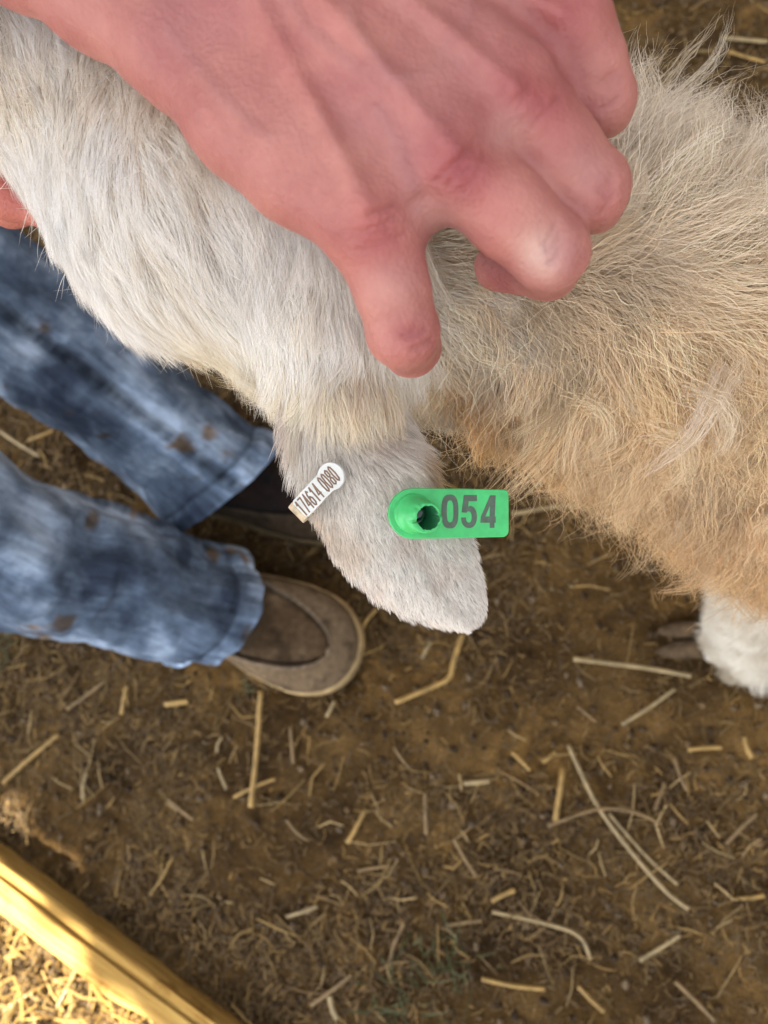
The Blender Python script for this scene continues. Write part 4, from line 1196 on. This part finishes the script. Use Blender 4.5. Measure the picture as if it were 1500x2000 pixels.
def green_tag():
    root = bpy.data.objects.new('ear_tag', None); COL.objects.link(root); root.empty_display_size = 0.01
    root.matrix_world = frame_matrix(root, GX, GY, GZ, G0)
    tag(root, 'green plastic ear tag printed 054 on the hanging ear', 'ear tag')
    mmx = 1 / 5.81e3                                     # metres per photo pixel at the tag
    R = 49.5 * mmx; x1 = 193 * mmx * 1.028; h1 = 47.5 * mmx
    ol = arc(0, 0, R, R, 90, 270, 40) + [(x1 * 0.5, -R * 0.985)] + arc(x1 - .0022, -h1 + .0022, .0022, .0022, 270, 360, 8) + arc(x1 - .0018, h1 - .0018, .0018, .0018, 0, 90, 8) + [(x1 * 0.5, R * 0.99)]
    child_mesh('plate', curve_plate('plate', [ol], 0.0018, M_GREEN, 0.0, 0.00035), root)
    zt = 0.0009
    # boss: leaning hollow stud with a torn rim
    rg = np.random.default_rng(2); m = 72
    a = np.linspace(0, 2 * np.pi, m, endpoint=False)
    rag = 0.00022 * np.array([vnoise(np.array([[math.cos(x) * 3.2 + 5, math.sin(x) * 3.2, 1.7]]), 4)[0] for x in a]) + 0.00006 * rg.normal(0, 1, m)
    prof = [(0.0068, zt - .0003, 0), (0.0068, zt + .0006, 0), (0.0064, zt + .0010, 0), (0.0061, zt + .0012, 0), (0.0057, zt + .0035, 0), (0.0053, zt + .0062, 0), (0.0050, zt + .0070, .6), (0.0045, zt + .0074, 1),
            (0.0039, zt + .0073, 1), (0.0036, zt + .0066, .6), (0.0035, zt + .0035, 0), (0.0034, zt + .0006, 0)]
    rings = []
    for r, z, k in prof:
        ln = max(0, z - zt) * 0.42
        ch = np.where(np.abs(((a - 4.1 + np.pi) % (2 * np.pi)) - np.pi) < 0.5, -0.0010, 0) + np.where(np.abs(((a - 3.4 + np.pi) % (2 * np.pi)) - np.pi) < 0.14, -0.0013, 0) + np.where(np.abs(((a - 0.25 + np.pi) % (2 * np.pi)) - np.pi) < 0.10, -0.0010, 0)
        rr = r + rag * k * 1.4; zz = z + k * (rag * 1.2 + ch)
        rings.append(np.column_stack([ln + rr * np.cos(a), -ln * 0.45 + rr * np.sin(a), np.broadcast_to(zz, a.shape)]))
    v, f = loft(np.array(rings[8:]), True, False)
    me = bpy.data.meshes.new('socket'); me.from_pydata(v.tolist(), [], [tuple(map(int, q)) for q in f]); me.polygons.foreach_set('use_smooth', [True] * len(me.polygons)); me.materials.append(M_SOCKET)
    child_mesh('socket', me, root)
    v, f = loft(np.array(rings[:9]), True, False)
    me = bpy.data.meshes.new('boss'); me.from_pydata(v.tolist(), [], [tuple(map(int, q)) for q in f]); me.polygons.foreach_set('use_smooth', [True] * len(me.polygons)); me.materials.append(M_GREEN)
    child_mesh('boss', me, root)
    # dark pin seated in the stud
    rings = []
    for q in np.linspace(-1, 1, 14):
        r = 0.0028 * math.sqrt(max(0, 1 - q * q)) + 1e-5
        rings.append(np.column_stack([0.0004 + r * np.cos(a[::3]) , 0.0003 + r * np.sin(a[::3]), np.full(24, zt + 0.0028 + 0.0024 * q)]))
    v, f = loft(np.array(rings))
    me = bpy.data.meshes.new('pin'); me.from_pydata(v.tolist(), [], [tuple(map(int, q)) for q in f]); me.polygons.foreach_set('use_smooth', [True] * len(me.polygons)); me.materials.append(M_PIN)
    child_mesh('pin', me, root)
    rings = np.array([np.column_stack([np.cos(a) * r, np.sin(a) * r, np.full(m, zt + z)]) for r, z in ((.0034, .0004), (.00345, .0007))])
    v, f = loft(rings)
    me = bpy.data.meshes.new('stud_floor'); me.from_pydata(v.tolist(), [], [tuple(map(int, q)) for q in f]); me.materials.append(M_PIN)  # near-black floor, coloured for the shade deep in the hole
    child_mesh('stud_floor', me, root)
    # printed digits; crop pixels (5.36 per photo px, crop origin 740,930) -> local metres
    def L(x, y): return ((740 + x / 5.357 - 806) * mmx * 1.028, -((930 + y / 5.357) - 1003) * mmx)
    def circ(pts): return [L(*p) for p in pts]
    o0 = arc(741, 370, 92, 179, 0, 360, 60, 2.7)[:-1]; i0 = arc(743, 370, 35, 116, 0, 360, 50, 2.8)[:-1]
    five = [(892, 196), (1034, 196), (1034, 262), (945, 262), (938, 322), (962, 310)] + arc(952, 428, 82, 118, -72, 0, 14, 2.2) + arc(948, 428, 86, 119, 0, 90, 14, 2.2) + arc(948, 440, 86, 107, 90, 178, 14, 2.2) + [(862, 434), (915, 434)] + \
           arc(945, 440, 30, 48, 175, 90, 10, 2.2) + arc(945, 430, 31, 60, 90, -90, 20, 2.2) + [(930, 372), (918, 385), (866, 380)]
    four = [(1178, 198), (1241, 198), (1230, 424), (1240, 424), (1240, 492), (1226, 492), (1226, 547), (1173, 547), (1174, 492), (1070, 492), (1076, 430)]
    fh = [(1176, 310), (1126, 424), (1172, 424)]
    for nm, ols in (('digit', [o0, i0]), ('digit', [five]), ('digit', [four, fh])):
        child_mesh(nm, curve_plate(nm, [circ(o) for o in ols], 0.00008, M_INK, zt + 0.00003), root)
green_tag()

def white_tag():
    root = bpy.data.objects.new('ear_tag', None); COL.objects.link(root); root.empty_display_size = 0.01
    root.matrix_world = frame_matrix(root, WX, WYo, WZ, W0)
    tag(root, 'small white plastic ear tag with brown digits at the ear edge', 'ear tag')
    R = 27.5 / 5740; hw = 22 / 5740; L = 0.0168
    xk = math.sqrt(R * R - hw * hw)
    a0 = math.degrees(math.atan2(hw, -xk))
    ol = arc(0, 0, R, R, 360 - a0, a0 + 0.0, 50)
    ol = arc(0, 0, R, R, -a0, a0, 50) + [(-L + .0008, hw), (-L, hw - .0008), (-L, -hw + .0008), (-L + .0008, -hw)]
    child_mesh('plate', curve_plate('plate', [ol], 0.0020, M_WHITE, 0.0, 0.0003), root)
    # the strap bends round the ear edge
    rings = []
    for a in np.linspace(0, math.pi, 14):
        x = -L + .0004 - 0.0028 * math.sin(a); z = -0.0028 + 0.0028 * math.cos(a)
        nx, nz = -math.sin(a), math.cos(a); h = 0.00095
        rings.append(np.array([[x + nx * h, hw * .96, z + nz * h], [x + nx * h, -hw * .96, z + nz * h], [x - nx * h, -hw * .96, z - nz * h], [x - nx * h, hw * .96, z - nz * h]]))
    v, f = loft(np.array(rings))
    me = bpy.data.meshes.new('strap'); me.from_pydata(v.tolist(), [], [tuple(map(int, q)) for q in f]); me.materials.append(M_STAIN); child_mesh('strap', me, root)
    # digits
    D = {'0': [[(.5, 1), (.15, .9), (0, .5), (.15, .1), (.5, 0), (.85, .1), (1, .5), (.85, .9), (.5, 1)]], '1': [[(.2, .78), (.6, 1), (.6, 0)]],
         '4': [[(.78, 0), (.78, 1), (0, .3), (1, .3)]], '6': [[(.9, .88), (.55, 1), (.15, .75), (0, .35), (.2, .05), (.55, 0), (.95, .15), (.95, .45), (.55, .6), (.1, .45)]],
         '7': [[(0, 1), (1, 1), (.35, 0)]], '8': [[(.5, 1), (.12, .9), (.12, .62), (.5, .53), (.95, .35), (.9, .08), (.5, 0), (.1, .08), (.05, .35), (.5, .53), (.88, .62), (.88, .9), (.5, 1)]]}
    txt = '174614 0080'
    h = 0.0058; w = 0.00118; adv = 0.00178; x = -L + 0.0002; y0 = -h / 2 - 0.0001; sw = 0.00030; shear = 0.06
    for ch in txt:
        if ch == ' ': x += adv * 0.75; continue
        vv, ff = [], []; z = 0.00104
        for pl in D[ch]:
            pl = [(x + p * w + shear * q * h, y0 + q * h) for p, q in pl]
            for (ax, ay), (bx_, by_) in zip(pl[:-1], pl[1:]):
                d = np.array([bx_ - ax, by_ - ay]); d /= np.linalg.norm(d); nrm = np.array([-d[1], d[0]]) * sw; e = d * sw * 0.7
                k = len(vv); z += 0.000004
                for q in ((ax - e[0] + nrm[0], ay - e[1] + nrm[1]), (ax - e[0] - nrm[0], ay - e[1] - nrm[1]), (bx_ + e[0] - nrm[0], by_ + e[1] - nrm[1]), (bx_ + e[0] + nrm[0], by_ + e[1] + nrm[1])):
                    vv.append((q[0], q[1], z))
                ff.append((k, k + 1, k + 2, k + 3))
        me = bpy.data.meshes.new('digit'); me.from_pydata(vv, [], ff); me.materials.append(M_BROWNINK); child_mesh('digit', me, root)
        x += adv
white_tag()

# ------------------------------------------------------------------ straw, litter, grass
def tube(pts, wid, hgt, sides=7, taper=True):
    C = catmull(pts, max(6, len(pts) * 5)) if len(pts) > 2 else np.linspace(pts[0], pts[1], 6)
    T = unit(np.gradient(C, axis=0)); S = unit(np.cross(T, [0, 0, 1.0])); U = np.cross(S, T)
    a = np.linspace(0, 2 * np.pi, sides, endpoint=False)
    k = np.ones(len(C))
    rings = C[:, None] + S[:, None] * (np.cos(a) * wid / 2)[None, :, None] * k[:, None, None] + U[:, None] * (np.sin(a) * hgt / 2)[None, :, None]
    return loft(rings)
def ground_path(px, zoff):
    P = np.array([pz(x, y, 0.004) for x, y in px])
    if len(P) == 2:
        P = np.array([P[0], (P[0] + P[1]) / 2 + rng.normal(0, .0008, 3), P[1]])
    return P
STALKS = [
    ([(905, 1240), (888, 1290), (880, 1322), (850, 1340), (775, 1372)], 11, 0, 'golden straw stalk bent to an elbow below the ear tip', 0.012),
    ([(515, 1350), (506, 1460), (495, 1575)], 11, 0, 'straight golden straw stalk lying off the shoe sole', 0.008),
    ([(1110, 1455), (1165, 1570), (1230, 1660), (1300, 1740), (1345, 1775)], 8, 1, 'long thin pale straw stalk curving across the soil', 0.008),
    ([(1190, 1590), (1260, 1670), (1325, 1730)], 6, 1, 'short pale stalk lying along the long curving stalk', 0.006),
    ([(1100, 1500), (1085, 1605)], 11, 0, 'short thick golden straw beside the long curving stalk', 0.006),
    ([(1120, 1287), (1250, 1302), (1350, 1320)], 9, 1, 'pale papery straw blade beside the lamb hoof', 0.008),
    ([(1000, 1008), (1130, 992), (1235, 1045)], 9, 1, 'pale bowed straw under the lamb chest behind the green tag', 0.012),
    ([(1070, 1612), (1165, 1580), (1235, 1585), (1290, 1608)], 6, 2, 'thin brown stalk arching over the long pale stalk', 0.014),
    ([(960, 1785), (1060, 1805), (1130, 1830), (1155, 1880)], 7, 1, 'pale stalk with a kinked end on open soil', 0.006),
    ([(155, 1870), (135, 1920), (105, 1970)], 8, 1, 'sunlit pale straw beside the timber rail', 0.010),
]
G = 'loose straw stalks on the soil'
LB = 'short loose piece of straw lying on the brown soil'
more = [((1215, 1415), (1320, 1345), 7, 1), ((1345, 1465), (1412, 1460), 8, 0), ((1455, 1440), (1470, 1480), 9, 0), ((830, 1550), (832, 1630), 7, 2), ((885, 1640), (930, 1715), 7, 2),
        ((680, 1645), (715, 1580), 8, 0), ((940, 1915), (1065, 1935), 8, 0), ((1440, 1762), (1500, 1755), 7, 0), ((0, 842), (80, 892), 9, 1), ((60, 862), (110, 842), 7, 0), ((247, 1340), (236, 1395), 9, 0),
        ((320, 1375), (366, 1369), 12, 0), ((425, 1500), (442, 1542), 7, 1), ((460, 1556), (540, 1520), 7, 0), ((130, 1385), (205, 1330), 7, 2), ((0, 1530), (110, 1435), 9, 0), ((205, 1962), (268, 1930), 9, 0),
        ((80, 1915), (125, 1935), 8, 0), ((0, 1978), (60, 1940), 9, 0), ((648, 1940), (662, 1985), 11, 1), ((610, 1960), (690, 1900), 8, 2), ((960, 1762), (1005, 1740), 9, 0), ((735, 1188), (702, 1232), 9, 0),
        ((842, 1254), (824, 1286), 8, 1), ((1410, 72), (1500, 80), 10, 1), ((1420, 112), (1490, 132), 7, 0), ((570, 1420), (576, 1490), 7, 2), ((1320, 1920), (1400, 2000), 8, 2), ((905, 1530), (955, 1525), 10, 1),
        ((1165, 1410), (1130, 1380), 6, 2), ((1060, 1490), (1085, 1470), 8, 0), ((1000, 1470), (1035, 1505), 7, 0), ((420, 1470), (430, 1440), 6, 1), ((1320, 1480), (1345, 1545), 7, 2), ((1280, 1585), (1300, 1530), 6, 2),
        ((1250, 1880), (1330, 1830), 7, 1), ((1130, 1930), (1180, 1980), 8, 0), ((870, 1810), (940, 1800), 6, 2), ((560, 1790), (620, 1770), 7, 1), ((700, 1700), (760, 1690), 6, 2), ((760, 1880), (790, 1800), 6, 2),
        ((330, 1560), (380, 1600), 7, 2), ((160, 1560), (168, 1510), 7, 1), ((560, 1600), (600, 1640), 6, 2), ((1420, 1650), (1480, 1590), 7, 2), ((640, 1400), (655, 1370), 7, 1), ((770, 1460), (800, 1500), 6, 2)]
NEAR = {(735, 1188): 'golden straw against the toe of the dusty shoe', (842, 1254): 'short pale straw just under the ear tip', (0, 842): 'pale straw lying between the two trouser legs',
        (60, 862): 'short golden straw crossing a pale one between the trouser legs', (1410, 72): 'pale straw on the dark ground beyond the lamb back', (1420, 112): 'thin golden straw on the dark ground beyond the lamb back',
        (460, 1556): 'golden straw crossing the end of the straight stalk', (320, 1375): 'short thick golden straw below the trouser hem', (205, 1962): 'sunlit golden straw leaning on the timber rail', (1215, 1415): 'pale straw below the lamb hoof',
        (940, 1915): 'golden straw beside the largest grass tuft'}
for px, w_, k, lab, zo in STALKS:
    P = np.array([pz(x, y, 0.0) for x, y in px]); P[:, 2] = gh(P[:, 0], P[:, 1]) + zo + w_ * 0.00018
    v, f = tube(P, w_ * 0.00050, w_ * 0.00036)
    o = mesh_obj('straw_stalk', v, f, M_STRAW[k], None, True); tag(o, lab, 'straw', G)
for a, b, w_, k in more:
    P = np.array([pz(*a, 0.0), pz((a[0] + b[0]) / 2 + rng.uniform(-3, 3), (a[1] + b[1]) / 2 + rng.uniform(-3, 3), 0.0), pz(*b, 0.0)])
    P[:, 2] = gh(P[:, 0], P[:, 1]).max() + 0.002 + np.array([0, .001, 0]) + rng.uniform(0, .003)
    v, f = tube(P, w_ * 0.00050, w_ * 0.00034)
    o = mesh_obj('straw_stalk', v, f, M_STRAW[k], None, True)
    lab = ('short golden straw piece lying loose on the soil', 'short pale straw piece lying loose on the soil', 'short dull brown straw piece lying loose on the soil')[k]
    lab = NEAR.get(a, lab)
    tag(o, lab, 'straw', G)

def litter(n, lo, hi, wlo, whi, pal, name, lab, seed, half=(0.50, 0.62), lift=0.002, centre=None):
    rg = np.random.default_rng(seed)
    c_ = VC if centre is None else centre
    x = c_[0] + rg.uniform(-half[0], half[0], n); y = c_[1] + rg.uniform(-half[1], half[1], n)
    if centre is not None:                                # only on the far side of the rail
        A = pz(0, 1735, 0.0); B_ = pz(300, 1950, 0.0); e = unit(B_ - A); w = np.array([-e[1], e[0], 0])
        if w @ (VC - A) > 0: w = -w
        ok = ((x - A[0]) * w[0] + (y - A[1]) * w[1]) > 0.004
        x, y = x[ok], y[ok]; n = len(x)
    dens = sstep(-0.25, 0.15, fbm(np.stack([x, y, np.zeros(n)], -1) * 8, 33, 3))
    dens = np.maximum(0, dens - (0.75 * sand(x, y) if centre is None else 0))
    keep = rg.random(n) < 0.25 + 0.75 * dens
    x, y = x[keep], y[keep]; n = len(x)
    L = np.exp(rg.uniform(np.log(lo), np.log(hi), n)); W = np.exp(rg.uniform(np.log(wlo), np.log(whi), n))
    az = rg.uniform(0, 2 * np.pi, n); tilt = rg.normal(0, 0.22, n)
    d = np.stack([np.cos(az) * np.cos(tilt), np.sin(az) * np.cos(tilt), np.sin(tilt)], -1)
    s = np.stack([-np.sin(az), np.cos(az), rg.normal(0, .3, n)], -1); s = unit(s); u_ = np.cross(d, s)
    C = np.stack([x, y, gh(x, y) + lift * rg.uniform(0.1, 1.6, n) + np.abs(np.sin(tilt)) * L * 0.4], -1)
    bend = rg.normal(0, 0.10, n) * L
    V = np.empty((n, 3, 4, 3))
    for i, q in enumerate((-0.5, 0.0, 0.5)):
        c = C + d * (L * q)[:, None] + s * (bend * (1 - 4 * q * q))[:, None]
        k = 1.0 if i == 1 else 0.75
        for j, (a, b) in enumerate(((-.5, -.2), (.5, -.2), (.4, .25), (-.4, .25))):
            V[:, i, j] = c + s * (W * a * k)[:, None] + u_ * (W * b * k)[:, None]
    b0 = (np.arange(n) * 12)[:, None, None]
    q = []
    for i in range(2):
        for j in range(4):
            jj = (j + 1) % 4
            q.append([i * 4 + j, i * 4 + jj, (i + 1) * 4 + jj, (i + 1) * 4 + j])
    q += [[3, 2, 1, 0], [8, 9, 10, 11]]
    F = (b0 + np.array(q)[None]).reshape(-1, 4)
    pal = np.array(pal); c = pal[rg.integers(0, len(pal), n)] * rg.uniform(0.6, 1.25, n)[:, None]
    o = mesh_obj(name, V.reshape(-1, 3), F, M_LITTER, None, False, np.repeat(c, 12, 0))
    return tag(o, lab, 'litter', None, 'stuff')
PAL = [(0.10, 0.062, 0.028), (0.13, 0.085, 0.043), (0.065, 0.040, 0.018), (0.15, 0.10, 0.045), (0.20, 0.13, 0.052), (0.10, 0.07, 0.04), (0.14, 0.088, 0.038), (0.26, 0.165, 0.06)]
litter(115000, .003, .018, .0004, .0017, PAL, 'straw_litter', 'fine trampled chaff and broken straw covering the soil', 5)
litter(1900, .015, .050, .0008, .0022, [(0.30, 0.20, 0.075), (0.22, 0.145, 0.055), (0.32, 0.23, 0.11), (0.17, 0.11, 0.05)], 'straw_litter', 'scattered longer straw bits lying over the chaff', 8, lift=0.005)

def bedding(n):
    rg = np.random.default_rng(12)
    keep = []
    o = litter(n, .012, .050, .0012, .0034, [(0.32, 0.195, 0.05), (0.26, 0.155, 0.04), (0.36, 0.24, 0.08), (0.20, 0.115, 0.03)], 'straw_bedding', 'golden straw bedding piled beyond the timber rail', 15, half=(0.30, 0.22), lift=0.012, centre=pz(20, 2010, 0))
bedding(2600)
def clods(n):
    rg = np.random.default_rng(9)
    bm = bmesh.new(); bmesh.ops.create_icosphere(bm, subdivisions=1, radius=1.0)
    bv = np.array([q.co[:] for q in bm.verts]); bf = np.array([[w.index for w in q.verts] for q in bm.faces]); bm.free()
    x = VC[0] + rg.uniform(-.5, .5, n); y = VC[1] + rg.uniform(-.62, .62, n)
    r = np.exp(rg.uniform(np.log(.0010), np.log(.0048), n))
    V = bv[None] * (1 + rg.normal(0, .18, (n, len(bv), 1))) * r[:, None, None] * rg.uniform(.6, 1.3, (n, 1, 3))
    V = V + np.stack([x, y, gh(x, y) + r * 0.3], -1)[:, None]
    F = (np.arange(n) * len(bv))[:, None, None] + bf[None]
    pal = np.array([(0.075, 0.046, 0.02), (0.12, 0.075, 0.033), (0.05, 0.031, 0.015), (0.14, 0.10, 0.06)]); c = pal[rg.integers(0, 4, n)] * rg.uniform(.6, 1.2, n)[:, None]
    o = mesh_obj('soil_crumb', V.reshape(-1, 3), F.reshape(-1, 3), M_LITTER, None, True, np.repeat(c, len(bv), 0))
    tag(o, 'small crumbs of dry brown soil scattered over the ground', 'soil', None, 'stuff')
clods(5000)

def grass(px, n, h, spread, lab):
    rg = np.random.default_rng(int(px[0]))
    c = pz(*px, 0.0); vv, ff = [], []
    for i in range(n):
        a = rg.uniform(0, 6.28); b = c + np.array([rg.normal(0, spread), rg.normal(0, spread), 0]); b[2] = gh(b[0], b[1])
        L = h * rg.uniform(.5, 1.2); o = np.array([math.cos(a), math.sin(a), 0]); s = np.array([-o[1], o[0], 0]) * rg.uniform(.0006, .0013)
        k = len(vv); out = rg.uniform(.3, .9)
        for q in (0, .35, .7, 1.0):
            p = b + o * (L * out * q ** 1.3) + np.array([0, 0, L * .8 * (q - .6 * q * q)]); w = (1 - q) ** .6
            vv += [p - s * w, p + s * w + np.array([0, 0, .0006 * w])]
        for q in range(3):
            ff.append((k + q * 2, k + q * 2 + 1, k + q * 2 + 3, k + q * 2 + 2))
    o = mesh_obj('grass_tuft', vv, ff, M_GRASS, None, True)
    tag(o, lab, 'grass', 'grass tufts on the soil')
grass((870, 1900), 40, 0.042, 0.018, 'largest dark green grass tuft on open soil away from the rail')
grass((770, 1965), 30, 0.040, 0.012, 'small grass tuft beside the largest grass tuft')
grass((5, 1262), 34, 0.040, 0.012, 'dark grass tuft below the near trouser leg')
grass((482, 1335), 16, 0.022, 0.008, 'tiny green grass sprig against the shoe sole')
